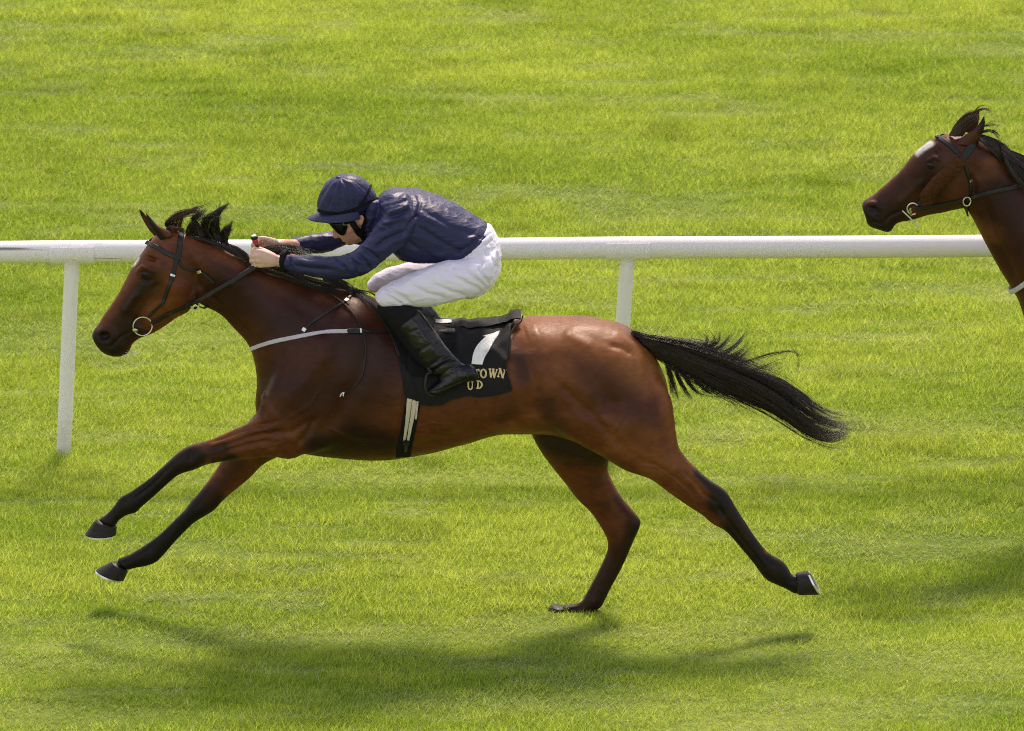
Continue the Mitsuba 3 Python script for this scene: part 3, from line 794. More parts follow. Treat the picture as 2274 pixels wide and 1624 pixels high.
SPOTS1 = [
    # dark head: muzzle, cheek hollow, round the eye
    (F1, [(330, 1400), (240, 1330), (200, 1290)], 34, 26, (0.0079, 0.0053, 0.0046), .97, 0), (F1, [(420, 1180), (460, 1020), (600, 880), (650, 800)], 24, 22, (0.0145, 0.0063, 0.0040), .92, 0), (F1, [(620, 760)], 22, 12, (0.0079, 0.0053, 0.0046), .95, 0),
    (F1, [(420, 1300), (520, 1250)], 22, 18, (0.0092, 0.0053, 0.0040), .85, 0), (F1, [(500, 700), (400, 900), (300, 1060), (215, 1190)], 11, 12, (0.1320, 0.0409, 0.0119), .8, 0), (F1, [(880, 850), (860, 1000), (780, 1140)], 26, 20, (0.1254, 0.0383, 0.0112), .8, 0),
    (F1, [(660, 620)], 15, 10, (0.0330, 0.0132, 0.0079), .8, 0), (F1, [(548, 615), (510, 660)], 4.5, 3.5, (.62, .56, .50), .9, 0),  # pale forehead spot: white star with its specular highlight painted in
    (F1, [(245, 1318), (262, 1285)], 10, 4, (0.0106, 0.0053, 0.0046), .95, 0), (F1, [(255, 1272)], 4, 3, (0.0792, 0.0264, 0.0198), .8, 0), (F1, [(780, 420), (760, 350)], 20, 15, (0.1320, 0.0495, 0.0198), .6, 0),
    # neck and shoulder, darker and redder
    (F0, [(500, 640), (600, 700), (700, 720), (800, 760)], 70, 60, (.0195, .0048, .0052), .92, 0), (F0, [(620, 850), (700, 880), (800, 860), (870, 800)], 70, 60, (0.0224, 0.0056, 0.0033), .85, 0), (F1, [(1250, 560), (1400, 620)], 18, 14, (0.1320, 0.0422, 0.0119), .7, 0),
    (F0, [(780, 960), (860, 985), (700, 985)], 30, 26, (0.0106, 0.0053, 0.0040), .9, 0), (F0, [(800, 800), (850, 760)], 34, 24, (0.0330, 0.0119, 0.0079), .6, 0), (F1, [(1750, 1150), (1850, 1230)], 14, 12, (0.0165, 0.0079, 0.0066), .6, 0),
    # flank patches
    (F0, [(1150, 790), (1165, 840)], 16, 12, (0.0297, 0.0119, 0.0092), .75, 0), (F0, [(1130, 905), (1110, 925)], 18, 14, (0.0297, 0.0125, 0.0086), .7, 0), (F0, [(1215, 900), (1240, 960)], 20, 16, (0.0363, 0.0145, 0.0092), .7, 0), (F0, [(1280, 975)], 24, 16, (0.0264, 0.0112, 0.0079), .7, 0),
    (F0, [(1330, 850), (1420, 900)], 60, 50, (0.0396, 0.0102, 0.0046), .7, 0), (F0, [(1190, 725), (1290, 745), (1380, 775), (1440, 830)], 42, 30, (.205, .076, .022), .85, 0), (F0, [(1470, 850), (1488, 930), (1505, 1010), (1560, 1080)], 13, 12, (.185, .064, .017), .8, 0), (F5, [(1000, 480), (1300, 340)], 9, 9, (.16, .054, .015), .7, 0), (F6, [(640, 420), (760, 700)], 8, 8, (.13, .042, .012), .6, 1),  # light tones on upper quarters and rump edge: golden highlight painted into the coat
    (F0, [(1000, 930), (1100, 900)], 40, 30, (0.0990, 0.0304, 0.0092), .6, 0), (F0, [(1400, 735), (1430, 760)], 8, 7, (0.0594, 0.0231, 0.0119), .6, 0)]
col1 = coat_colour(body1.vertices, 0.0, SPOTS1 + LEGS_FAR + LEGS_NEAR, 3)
ears1 = [ear(F1, [(613, 220, 617, 222), (622, 262, 655, 262), (640, 310, 705, 318), (668, 360, 770, 355), (700, 410, 815, 380), (740, 455, 850, 420)], -.052),
         ear(F1, [(555, 186, 559, 189), (568, 235, 592, 220), (590, 285, 640, 275), (620, 335, 690, 330), (655, 385, 740, 380), (690, 425, 790, 420)], .052, side=1)]
ear_cols = []
for k, e in enumerate(ears1):
    pix = proj(e.vertices)
    d, _ = dist_polyline(pix, F1([(612, 222), (640, 300), (680, 380), (740, 450)]) if k == 0 else F1([(556, 186), (562, 215)]))
    c = lerp3(np.tile(np.array((.085, .029, .011)), (len(pix), 1)), (.014, .009, .008), 1 - sstep(10 if k == 0 else 5, 16 if k == 0 else 16, d))
    ear_cols.append(c)
bm = join(body1, *ears1)
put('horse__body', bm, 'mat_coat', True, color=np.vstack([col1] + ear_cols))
tag('horse', 'bay horse with black legs galloping at full stretch under the crouched jockey', 'horse')
surf1 = Surf(body1)
# eye with lids
eye_c, eye_n = surf1.at(F1([(618, 757)]))
E = trimesh.creation.icosphere(3, .0225)
E.vertices = E.vertices * np.array([1.12, .62, .82])
for sg in (1, -1):
    e = E.copy()
    e.apply_translation((eye_c[0] + np.array([0, .0095, 0])) * np.array([1, sg, 1]))
    put('horse__eye', e, 'mat_eye', True)
HOOVES1 = [((72, 1150), (296, 1152), (146, 1046), (303, 1092), -.141, .056, F5), ((152, 1408), (352, 1482), (272, 1346), (384, 1415), .150, .056, F5),
           ((2074, 1262), (1990, 1112), (1940, 1268), (1925, 1122), -.150, .055, F6), ((278, 1396), (430, 1402), (330, 1338), (430, 1350), .144, .056, F6)]
for i, h in enumerate(HOOVES1):
    b, sh = hoof(*h)
    key = put('horse__hoof', b, 'mat_hoof', 30)
    if i < 3:      # the fourth hoof stands on its shoe, out of sight in the grass
        put(key + '__shoe', sh, 'mat_shoe', 30)


def g3(fr, line, y0, y1=None):
    p = fr(line)
    y = np.linspace(y0, y0 if y1 is None else y1, len(p))
    return unproj(p[:, 0], p[:, 1], y)


# tail
tail = []
up = [(800, 195), (900, 222), (1000, 232), (1120, 252), (1250, 290), (1350, 335), (1500, 405), (1620, 455), (1750, 520), (1850, 620), (1950, 690), (2050, 715), (2130, 712)]
m1 = [(830, 225), (950, 262), (1100, 315), (1250, 370), (1450, 440), (1650, 530), (1800, 640), (1920, 730), (2040, 770), (2120, 768)]
m2 = [(870, 262), (980, 320), (1150, 385), (1350, 470), (1550, 570), (1720, 670), (1850, 770), (1980, 820), (2120, 815)]
low = [(900, 290), (985, 375), (1100, 420), (1220, 490), (1330, 560), (1460, 610), (1600, 665), (1740, 745), (1840, 815), (1950, 870), (2060, 884), (2115, 850)]
tail.append(strands([g3(F7, up, -.02, -.05), g3(F7, m1, -.03, -.06), g3(F7, m2, -.03, -.05), g3(F7, low, -.02, -.04)], 1350, .0011, .0045, 16, 41, 36, .90, .022))
tail.append(strands([g3(F7, up, .03, .06), g3(F7, m1, .04, .07), g3(F7, m2, .04, .06), g3(F7, low, .03, .05)], 600, .0011, .005, 16, 42, 24, .90, .022))
tail.append(strands([g3(F7, up[:6], -.025), g3(F7, m1[:5], -.05), g3(F7, m2[:4] + [(1400, 500)], -.05), g3(F7, low[:5], -.02)], 600, .0014, .004, 10, 43, 12, .4, .006))
for k, w in enumerate([[(1050, 240), (1180, 275), (1245, 260), (1250, 225), (1222, 190)], [(1080, 250), (1230, 285), (1300, 235), (1278, 195)], [(1100, 255), (1250, 285), (1325, 235), (1318, 180)], [(1130, 270), (1290, 300), (1370, 245), (1420, 182)],
                       [(1160, 280), (1330, 325), (1430, 265), (1510, 178)], [(1200, 300), (1370, 345), (1460, 305), (1502, 262)], [(1230, 320), (1390, 362), (1475, 332), (1512, 290)], [(1010, 400), (1045, 500), (1082, 612)], [(1050, 420), (1105, 530), (1170, 615)],
                       [(1100, 440), (1160, 530), (1222, 580)], [(1000, 385), (1030, 500), (1046, 600)], [(1180, 470), (1230, 540), (1300, 575)], [(1750, 520), (1850, 590), (1900, 690), (1990, 740)]]):
    a = g3(F7, w, -.02 + .01 * (k % 5), -.05 + .02 * (k % 5))
    b = g3(F7, np.array(w) + np.array([(18, 8)] * len(w)) * np.linspace(1.4, .15, len(w))[:, None], -.03)
    tail.append(strands([a, b], 60, .0007, .0055, 12, 50 + k))
tail.append(strands([g3(F7, [(1380, 390), (1480, 370), (1620, 328), (1740, 308), (1805, 322), (1814, 370), (1800, 440), (1782, 500)], -.04), g3(F7, [(1400, 400), (1500, 385), (1640, 340), (1750, 315), (1800, 330), (1808, 380), (1795, 440), (1775, 490)], -.03)], 14, .0011, .004, 22, 71))
tail.append(strands([g3(F7, [(1440, 430), (1580, 405), (1700, 355), (1790, 345)], -.04), g3(F7, [(1450, 440), (1600, 420), (1730, 390), (1790, 420)], -.02)], 10, .0009, .005, 14, 72))
tail.append(strands([g3(F7, up, -.06, -.10), g3(F7, m1, -.02, -.04), g3(F7, m2, .02, .04), g3(F7, low, .0, -.02)], 260, .0008, .017, 16, 44, 60, .5, .020))
tail.append(strands([g3(F7, [(1000, 235), (1200, 265), (1400, 310), (1560, 360), (1680, 420)], -.03), g3(F7, [(1000, 250), (1200, 290), (1380, 360), (1560, 430), (1700, 500)], .03)], 120, .0006, .014, 14, 45, 14, .5, .022))
tail.append(strands([g3(F7, [(1000, 390), (1100, 450), (1220, 520), (1350, 590)], -.03), g3(F7, [(1100, 420), (1300, 540), (1500, 630), (1700, 740)], .03)], 120, .0006, .014, 14, 46, 12, .5, .020))
put('horse__tail', join(*tail), 'mat_hair', True)
# mane and forelock
mane = []
for k, w in enumerate([[(1080, 430), (1040, 330), (1005, 262), (1060, 218), (1135, 188)], [(1120, 442), (1108, 340), (1150, 262), (1230, 200), (1342, 146)], [(1180, 448), (1160, 350), (1192, 265), (1262, 192), (1330, 152)], [(1240, 470), (1208, 380), (1228, 285), (1262, 215)],
                       [(1262, 488), (1262, 400), (1318, 330), (1342, 270)], [(1280, 492), (1290, 420), (1332, 352)], [(960, 412), (992, 350), (1020, 306)], [(1040, 420), (1010, 340), (1040, 270), (1110, 230)], [(1150, 446), (1130, 380), (1110, 300), (1140, 240)], [(1215, 462), (1195, 400), (1180, 330), (1215, 260)]]):
    a = g3(F1, w, .015 * ((k % 3) - 1))
    b = g3(F1, np.array(w) + np.array([(34, 4)] * len(w)) * np.linspace(1.5, .25, len(w))[:, None], .02 * (((k + 1) % 3) - 1))
    mane.append(strands([a, b], 130, .0010, .0045, 12, 80 + k, 4, .75, .012))
mane.append(strands([g3(F1, [(1280, 488), (1400, 520), (1490, 575), (1540, 640)], -.012), g3(F1, [(1270, 500), (1380, 555), (1470, 615), (1530, 670)], -.03), g3(F1, [(1020, 430), (1120, 455), (1230, 490), (1320, 530)], -.02)], 520, .0014, .004, 9, 95, 14, .6, .006))
mane.append(strands([g3(F1, [(990, 412), (1100, 440), (1200, 470), (1300, 500)], 0), g3(F1, [(1000, 430), (1110, 460), (1210, 492), (1320, 535)], -.02)], 240, .0016, .004, 9, 96))
mane.append(strands([g3(F0, [(548, 570), (620, 592), (700, 622), (770, 640)], -.02), g3(F0, [(550, 592), (620, 612), (690, 640), (760, 655)], -.05)], 520, .0014, .005, 9, 97, 14, .6, .006))
mane.append(strands([g3(F2, [(470, 740), (560, 750), (640, 785), (668, 835)], -.02), g3(F2, [(480, 760), (560, 790), (620, 820), (660, 850)], -.03), g3(F2, [(560, 790), (680, 830), (760, 850), (800, 860)], -.02)], 260, .0013, .006, 9, 98, 9, .6, .008))
mane.append(strands([g3(F2, [(60, 560), (150, 545), (270, 560), (350, 585), (430, 595)], -.02), g3(F2, [(80, 590), (180, 575), (300, 590), (400, 605)], -.04), g3(F2, [(100, 570), (200, 530), (290, 540), (330, 575)], .0)], 230, .0010, .007, 11, 99, 9, .7, .010))
mane.append(strands([g3(F1, [(960, 410), (990, 330), (1060, 250), (1150, 190)], -.02), g3(F1, [(1090, 430), (1090, 330), (1170, 240), (1290, 180)], .0), g3(F1, [(1230, 470), (1240, 370), (1300, 280), (1350, 240)], .02)], 90, .0006, .012, 14, 103, 20, .5, .02))
mane.append(strands([g3(F2, [(40, 560), (150, 540), (280, 550), (420, 590)], -.03), g3(F2, [(300, 640), (420, 700), (560, 760), (680, 850)], -.04)], 110, .0006, .012, 12, 104, 16, .5, .02))
put('horse__mane', join(*mane), 'mat_hair', True)
fl = [strands([g3(F1, [(830, 372), (775, 325), (850, 255), (950, 216), (1085, 188)], -.01), g3(F1, [(860, 365), (820, 305), (900, 245), (1000, 212), (1110, 200)], .01), g3(F1, [(905, 375), (930, 310), (955, 240), (1060, 186), (1180, 158)], -.01)], 220, .0009, .0055, 13, 101, 7, .7, .008),
      strands([g3(F1, [(790, 370), (800, 345), (860, 345), (930, 380)], -.03), g3(F1, [(850, 360), (890, 350), (940, 370), (960, 400)], -.04)], 160, .0012, .005, 9, 102)]
put('horse__forelock', join(*fl), 'mat_hair_brown', True)
wh = [strands([g3(F1, [(470, 1400 + 12 * k), (530, 1400 + 16 * k), (580, 1420 + 22 * k)], -.04), g3(F1, [(400, 1460), (450, 1490), (520, 1520)], -.04)], 5, .0005, .003, 6, 110 + k) for k in range(3)]
put('horse__whiskers', join(*wh), 'mat_shoe', True, kind='stuff')
# ------------------------------------------------------------------ jockey
scene['mat_skin'] = principled(mikit.proc(lambda p, n, uv: mikit.mix(mikit.mix((.43, .20, .135), (.53, .28, .20), mikit.fbm(p.x * 45, p.y * 45, p.z * 45, 3)), (.62, .40, .33), mikit.smoothstep(-.93, -.98, p.x))), .48, .4)  # hands painted paler than the face, standing in for sunlight on them
scene['mat_silk'] = principled(mikit.proc(lambda p, n, uv: mikit.mix((.0165, .0172, .066), (.0220, .0228, .084), mikit.fbm(p.x * 14, p.y * 14, p.z * 14, 3))), .46, .30)
scene['mat_breeches'] = principled(mikit.proc(lambda p, n, uv: mikit.mix((.69, .655, .79), (.73, .70, .84), mikit.fbm(p.x * 20, p.y * 20, p.z * 20, 2))), .5, .35)
scene['mat_patent'] = principled(rgb(.004, .004, .007), .12, .14, clearcoat=.8, clearcoat_gloss=.96)
scene['mat_black_cloth'] = principled(mikit.proc(lambda p, n, uv: mikit.mix((.005, .005, .006), (.010, .010, .012), mikit.fbm(p.x * 60, p.y * 60, p.z * 60, 3))), .8, .15)
scene['mat_strap'] = principled(mikit.proc(lambda p, n, uv: mikit.mix((.007, .0065, .007), (.018, .016, .016), mikit.fbm(p.x * 70, p.y * 70, p.z * 70, 3))), .42, .35)
scene['mat_rein'] = principled(rgb(.018, .011, .008), .55, .4)
scene['mat_steel'] = principled(rgb(.70, .68, .60), .24, .5, metallic=1.0)
scene['mat_red'] = principled(rgb(.42, .025, .018), .4, .5)
scene['mat_white'] = principled(rgb(.80, .80, .78), .5, .4)
scene['mat_elastic'] = principled(mikit.proc(lambda p, n, uv: mikit.mix((.42, .40, .46), (.53, .51, .57), mikit.fbm(p.x * 80, p.y * 80, p.z * 80, 2))), .6, .3)
scene['mat_girth'] = principled(mikit.proc(lambda p, n, uv: mikit.mix((.46, .40, .31), (.60, .53, .43), mikit.fbm(p.x * 50, p.y * 50, p.z * 20, 3))), .65, .3)
scene['mat_gold'] = principled(rgb(.66, .50, .25), .5, .4)
scene['mat_lens'] = principled(rgb(.005, .005, .005), .12, .12, clearcoat=.15, clearcoat_gloss=.95)
scene['mat_mark'] = principled(rgb(.36, .36, .06), .5, .4)


def q2(x, y, dep):
    return unproj(*F2([(x, y)])[0], dep)


def q1(x, y, dep):
    return unproj(*F1([(x, y)])[0], dep)


lo, hi = np.array([-1.16, -.40, .78]), np.array([.03, .40, 1.98])
J_TORSO = sections(F2, [(828, 262, 792, 415, .065), (852, 205, 822, 455, .105), (905, 172, 862, 505, .150), (990, 166, 915, 570, .180), (1085, 177, 985, 628, .190), (1195, 212, 1075, 648, .185), (1315, 262, 1160, 646, .175),
                        (1420, 322, 1220, 646, .165), (1510, 382, 1265, 644, .158), (1575, 430, 1305, 640, .150)], 0.0)
ARM_N = sections(F2, [(1010, 190, 1090, 400, .070, -.130), (940, 240, 1050, 470, .080, -.165), (880, 320, 1000, 535, .078, -.185), (812, 420, 930, 590, .068, -.200), (750, 500, 852, 645, .060, -.212), (692, 562, 775, 712, .056, -.218),
                      (612, 603, 650, 754, .054, -.205), (500, 611, 500, 752, .049, -.172), (390, 606, 372, 728, .044, -.142), (290, 600, 268, 706, .038, -.116), (212, 597, 200, 688, .033, -.098)])
ARM_F = sections(F2, [(920, 260, 930, 480, .070, .15), (830, 320, 830, 520, .068, .185), (740, 390, 745, 540, .060, .20), (640, 415, 655, 526, .055, .20), (560, 436, 580, 552, .051, .19), (480, 455, 498, 580, .047, .17), (400, 470, 402, 592, .042, .15), (300, 490, 300, 580, .038, .12), (205, 520, 215, 566, .032, .10)])
SEAT = sections(F2, [(1560, 395, 1290, 610, .140), (1602, 470, 1300, 660, .158), (1632, 570, 1290, 740, .166), (1632, 670, 1330, 830, .150), (1590, 768, 1400, 872, .115), (1530, 826, 1450, 860, .06)], 0.0)
THIGH_N = sections(F2, [(1600, 560, 1560, 800, .085, -.10), (1490, 600, 1490, 846, .092, -.125), (1380, 625, 1400, 880, .088, -.150), (1250, 645, 1280, 915, .081, -.175), (1110, 692, 1160, 937, .074, -.198), (990, 747, 1062, 938, .066, -.218), (905, 785, 985, 938, .060, -.230), (838, 826, 920, 936, .053, -.238), (806, 878, 870, 938, .040, -.242)])
THIGH_F = sections(F2, [(1250, 640, 1300, 820, .085, .15), (1100, 642, 1150, 805, .078, .18), (960, 668, 1020, 808, .070, .205), (855, 706, 905, 835, .060, .225), (795, 742, 840, 838, .054, .235), (753, 792, 790, 838, .042, .24)])
SHIN = sections(F2, [(812, 925, 1052, 920, .052, -.245), (850, 985, 1066, 945, .054, -.252), (905, 1060, 1095, 975, .053, -.262), (985, 1165, 1160, 1060, .051, -.273), (1060, 1265, 1260, 1185, .047, -.288), (1150, 1350, 1345, 1290, .042, -.300)])
BOOT = sections(F2, [(940, 1068, 1098, 958, .056, -.265), (985, 1135, 1150, 1030, .055, -.272), (1050, 1235, 1225, 1128, .052, -.283), (1120, 1320, 1300, 1225, .046, -.295), (1200, 1385, 1385, 1310, .041, -.303), (1260, 1415, 1440, 1345, .038, -.306)])
FOOT = sections(F2, [(1462, 1340, 1490, 1400, .022, -.306), (1425, 1312, 1462, 1410, .033, -.306), (1370, 1320, 1400, 1428, .038, -.308), (1300, 1350, 1340, 1455, .039, -.310), (1232, 1408, 1275, 1486, .041, -.313), (1185, 1446, 1210, 1510, .039, -.315), (1158, 1470, 1168, 1506, .028, -.316), (1146, 1480, 1152, 1498, .012, -.316)])
J_HEAD = sections(F2, [(500, 200, 780, 170, .050), (470, 280, 800, 210, .066), (488, 345, 800, 262, .072), (524, 392, 788, 330, .070), (552, 436, 772, 385, .066), (588, 486, 765, 430, .058), (622, 512, 752, 466, .048), (676, 522, 742, 490, .030)], 0.0)

# --- the body: one skin from head to hands and feet, under the clothes
s = Solid(.0042, lo, hi)
s.loft(*J_TORSO, 2.3, .026)
s.loft(*SEAT, 2.3, .024)
for L in (ARM_N, ARM_F, THIGH_N, THIGH_F):
    s.loft(*L, 2.1, .016)
s.loft(*SHIN, 2.1, .012)
s.loft(*FOOT, 2.1, .008)
s.loft(SHIN[0] + np.array([0, -28, 0, -28]), SHIN[1], -SHIN[2] - .01, 2.1, .012)
s.blur(.008)
s.loft(*J_HEAD, 2.3)
s.capsules([q2(745, 360, 0), q2(880, 330, 0)], [.058, .066])
s.capsules([q2(556, 415, 0), q2(552, 452, 0), q2(556, 478, 0)], [.009, .011, .0125])
for sg in (-1, 1):
    s.capsules([q2(563, 482, .010 * sg), q2(572, 484, .010 * sg)], [.007, .006])          # nostril wings
    s.capsules([q2(602, 489, .022 * sg), q2(594, 487, 0)], [.0055, .0075])                 # upper lip
    s.capsules([q2(616, 503, .020 * sg), q2(606, 506, 0)], [.0055, .0078])                 # lower lip
    s.capsules([q2(640, 440, .050 * sg), q2(680, 420, .058 * sg)], [.018, .018])           # cheekbone
    s.capsules([q2(640, 505, .02 * sg), q2(700, 478, .042 * sg)], [.016, .018])            # jaw
    s.capsules([q2(722, 345, .073 * sg), q2(738, 362, .078 * sg), q2(728, 395, .076 * sg), q2(716, 405, .071 * sg)], [.006, .0065, .006, .0065])  # ear rim and lobe
    s.capsules([q2(712, 360, .070 * sg), q2(715, 390, .070 * sg)], [.009, .008])
s.capsules([q2(645, 514, 0), q2(660, 514, 0)], [.017, .015])
for sg in (-1, 1):
    s.ellipsoid(q2(716, 375, .082 * sg), (.008, .006, .013), cut=True)


def hand(wrist, mcp, pip, dip, tip, thumb, rad=.0096):
    s.capsules([wrist + np.array([.05, 0, 0]), wrist], [.030, .026])
    for k, (a, b, c, d) in enumerate(zip(mcp, pip, dip, tip)):
        m = wrist + (a - wrist) * .15
        s.capsules([m, wrist * .4 + a * .6, a], [.017, .0165, .0125])
        r = rad * (1.0, 1.04, 1.0, .88)[k]
        s.capsules([a, b, c, d], [r * 1.12, r, r * .93, r * .82])
    s.capsules(thumb, [.017, .0125, .0108, .0085])


hand(q1(1790, 642, -.092), [q1(1600, 556, -.102), q1(1583, 594, -.112), q1(1584, 635, -.112), q1(1598, 672, -.104)],
     [q1(1540, 550, -.090), q1(1523, 592, -.096), q1(1526, 637, -.096), q1(1542, 678, -.090)],
     [q1(1536, 560, -.058), q1(1522, 600, -.060), q1(1526, 643, -.060), q1(1545, 682, -.060)],
     [q1(1580, 566, -.050), q1(1570, 606, -.050), q1(1574, 645, -.050), q1(1585, 680, -.052)],
     [q1(1715, 600, -.088), q1(1640, 552, -.076), q1(1585, 530, -.068), q1(1550, 528, -.070)])
hand(q2(205, 545, .095), [q2(70, 512, .100), q2(62, 535, .110), q2(62, 558, .108), q2(70, 580, .100)], [q2(30, 508, .090), q2(20, 532, .094), q2(22, 556, .094), q2(30, 580, .090)],
     [q2(28, 512, .060), q2(20, 536, .060), q2(22, 560, .060), q2(32, 582, .060)], [q2(56, 516, .052), q2(50, 540, .052), q2(52, 562, .052), q2(58, 584, .054)],
     [q2(160, 520, .085), q2(110, 500, .075), q2(75, 492, .066), q2(50, 495, .066)])
jb = s.mesh(.0038, 4)
del s
put('person__body', jb, 'mat_skin', True)
tag('person', 'jockey in navy silks and white breeches crouching over the galloping bay', 'person')
jsurf = Surf(jb)


def folds(mesh, seed, amp, fr, lines, scale):
    """Cloth: traced folds on the near side and finer crumpling everywhere."""
    relief(mesh, 0.0, [(fr, *ln) for ln in lines])
    v, n = mesh.vertices.copy(), mesh.vertex_normals
    w = meshkit.fbm(v * np.array([3, 3, 3]), 2, seed + 3)
    p = v * np.array(scale) + 1.6 * (w[:, None] - .5)
    rid = 1 - np.abs(2 * meshkit.noise(p, seed) - 1)
    rid2 = 1 - np.abs(2 * meshkit.noise(p * 2.3 + 7, seed + 1) - 1)
    rid3 = 1 - np.abs(2 * meshkit.noise(p * 4.1 + 3 * (w[:, None] - .5), seed + 2) - 1)
    mesh.vertices = v + n * (amp * (rid ** 4 - .3) + .45 * amp * (rid2 ** 3 - .35) + .34 * amp * (rid3 ** 4 - .3))[:, None]
    return mesh


# --- jacket
s = Solid(.0044, lo, hi)
s.loft(*J_TORSO, 2.4)
s.blur(.010)
s.loft(*ARM_N, 2.1)
s.loft(*ARM_F, 2.1)
s.capsules([q2(800, 300, -.04), q2(770, 420, -.03)], [.036, .030])
s.capsules([q2(800, 300, .04), q2(770, 420, .03)], [.036, .030])
jk = s.mesh(.007, 5)
del s
JF = [([(1075, 185), (1105, 255), (1085, 340), (1030, 420), (1000, 470)], 4.00, 0.0114, 1), ([(1060, 200), (1085, 260), (1062, 340)], 5.00, -0.0076, 1), ([(870, 355), (960, 342), (1040, 305)], 4.38, 0.0095, 1), ([(850, 400), (940, 380), (1020, 350)], 4.38, -0.0076, 1),
      ([(760, 495), (840, 445), (940, 405)], 4.38, 0.0095, 1), ([(800, 560), (900, 490), (1010, 450)], 5.00, 0.0114, 1), ([(830, 590), (930, 520), (1020, 480)], 5.00, -0.0076, 1), ([(700, 600), (760, 650), (780, 700)], 4.38, 0.0114, 1), ([(640, 600), (690, 670), (690, 735)], 4.38, 0.0114, 1),
      ([(570, 625), (620, 690), (640, 740)], 4.00, 0.0095, 1), ([(740, 560), (800, 600), (840, 640)], 5.00, 0.0095, 1), ([(300, 640), (450, 660), (600, 650)], 5.00, -0.0076, 1), ([(280, 670), (400, 690), (560, 700)], 4.38, 0.0076, 1), ([(255, 610), (262, 690)], 3.25, 0.0095, 1),
      ([(850, 255), (940, 222), (1020, 190)], 3.75, 0.0114, 1), ([(870, 290), (960, 262), (1050, 235)], 3.75, 0.0095, 1), ([(880, 210), (960, 195)], 3.75, -0.0076, 1), ([(900, 330), (990, 300), (1040, 270)], 3.75, -0.0076, 1),
      ([(1150, 235), (1300, 305), (1480, 410)], 5.00, 0.0076, 1), ([(1110, 300), (1300, 420), (1500, 480)], 6.25, 0.0076, 1), ([(1090, 420), (1250, 520), (1390, 590)], 6.25, 0.0095, 1), ([(1010, 500), (1100, 580), (1220, 625)], 6.25, 0.0095, 1), ([(1040, 560), (1150, 600), (1300, 600)], 5.00, -0.0076, 1),
      ([(1290, 560), (1400, 520), (1500, 450)], 6.25, -0.0076, 1), ([(1330, 600), (1430, 540), (1530, 460)], 4.38, 0.0076, 1), ([(1120, 360), (1250, 400), (1400, 430)], 7.50, -0.0057, 1), ([(840, 240), (830, 330), (800, 420)], 4.38, 0.0114, 1)]
folds(jk, 61, .0042, F2, JF, (8, 9, 21))
put('person__jacket', jk, 'mat_silk', True)
tag('person__jacket', 'navy blue satin racing silks')
ks = Surf(jk)
cuff = [(232, 600), (226, 640), (214, 690)]
p, n = ks.at(resample(F2(cuff), 16))
for a, b, r in ((q2(214, 641, -.096), q2(242, 643, -.104), .041),):
    th = np.arange(24) * 2 * math.pi / 24
    ax = (b - a) / np.linalg.norm(b - a)
    u = np.cross(ax, [0, 1, 0])
    u /= np.linalg.norm(u)
    w = np.cross(u, ax)
    rings = [a + (b - a) * t + (k * (.043 * np.cos(th)[:, None] * u + .036 * np.sin(th)[:, None] * w)) for t, k in ((-.1, .9), (0, 1.05), (.5, 1.08), (1, 1.06), (1.1, .95))]
    put('person__cuff', sweep_faces(np.array(rings)), 'mat_black_cloth', 40)
# --- breeches
s = Solid(.0045, lo, hi)
s.loft(*SEAT, 2.3)
s.blur(.010)
s.loft(*THIGH_N, 2.1)
s.loft(*THIGH_F, 2.1)
br = s.mesh(.007, 5)
del s
BF = [([(1290, 650), (1400, 700), (1530, 810)], 4.80, 0.0102, 1), ([(1240, 690), (1400, 780), (1500, 830)], 5.40, 0.0085, 1), ([(1190, 790), (1300, 840), (1400, 862)], 4.80, 0.0085, 1), ([(1050, 800), (1150, 850), (1260, 880)], 4.80, 0.0085, 1), ([(1440, 640), (1510, 650), (1490, 700), (1560, 800)], 3.84, 0.0102, 1),
      ([(1500, 560), (1570, 620), (1610, 700)], 4.80, 0.0068, 1), ([(870, 805), (980, 870), (1060, 925)], 3.84, 0.0102, 1), ([(850, 835), (930, 890), (1000, 930)], 3.60, 0.0085, 1), ([(900, 800), (960, 830), (1040, 860)], 4.20, -0.0068, 1), ([(1180, 690), (1060, 760), (960, 830)], 4.80, -0.0051, 1),
      ([(1510, 545), (1585, 500)], 2.88, 0.0068, 1), ([(1490, 500), (1575, 455)], 2.64, 0.0085, 1), ([(1530, 540), (1540, 600)], 2.64, 0.0051, 1), ([(1560, 525), (1570, 585)], 2.64, 0.0051, 1), ([(1590, 505), (1600, 570)], 2.64, 0.0051, 1), ([(1340, 640), (1300, 700), (1200, 760)], 6.00, 0.0068, 1)]
folds(br, 71, .0034, F2, BF, (10, 10, 18))
put('person__breeches', br, 'mat_breeches', True)
tag('person__breeches', 'thin white riding breeches')
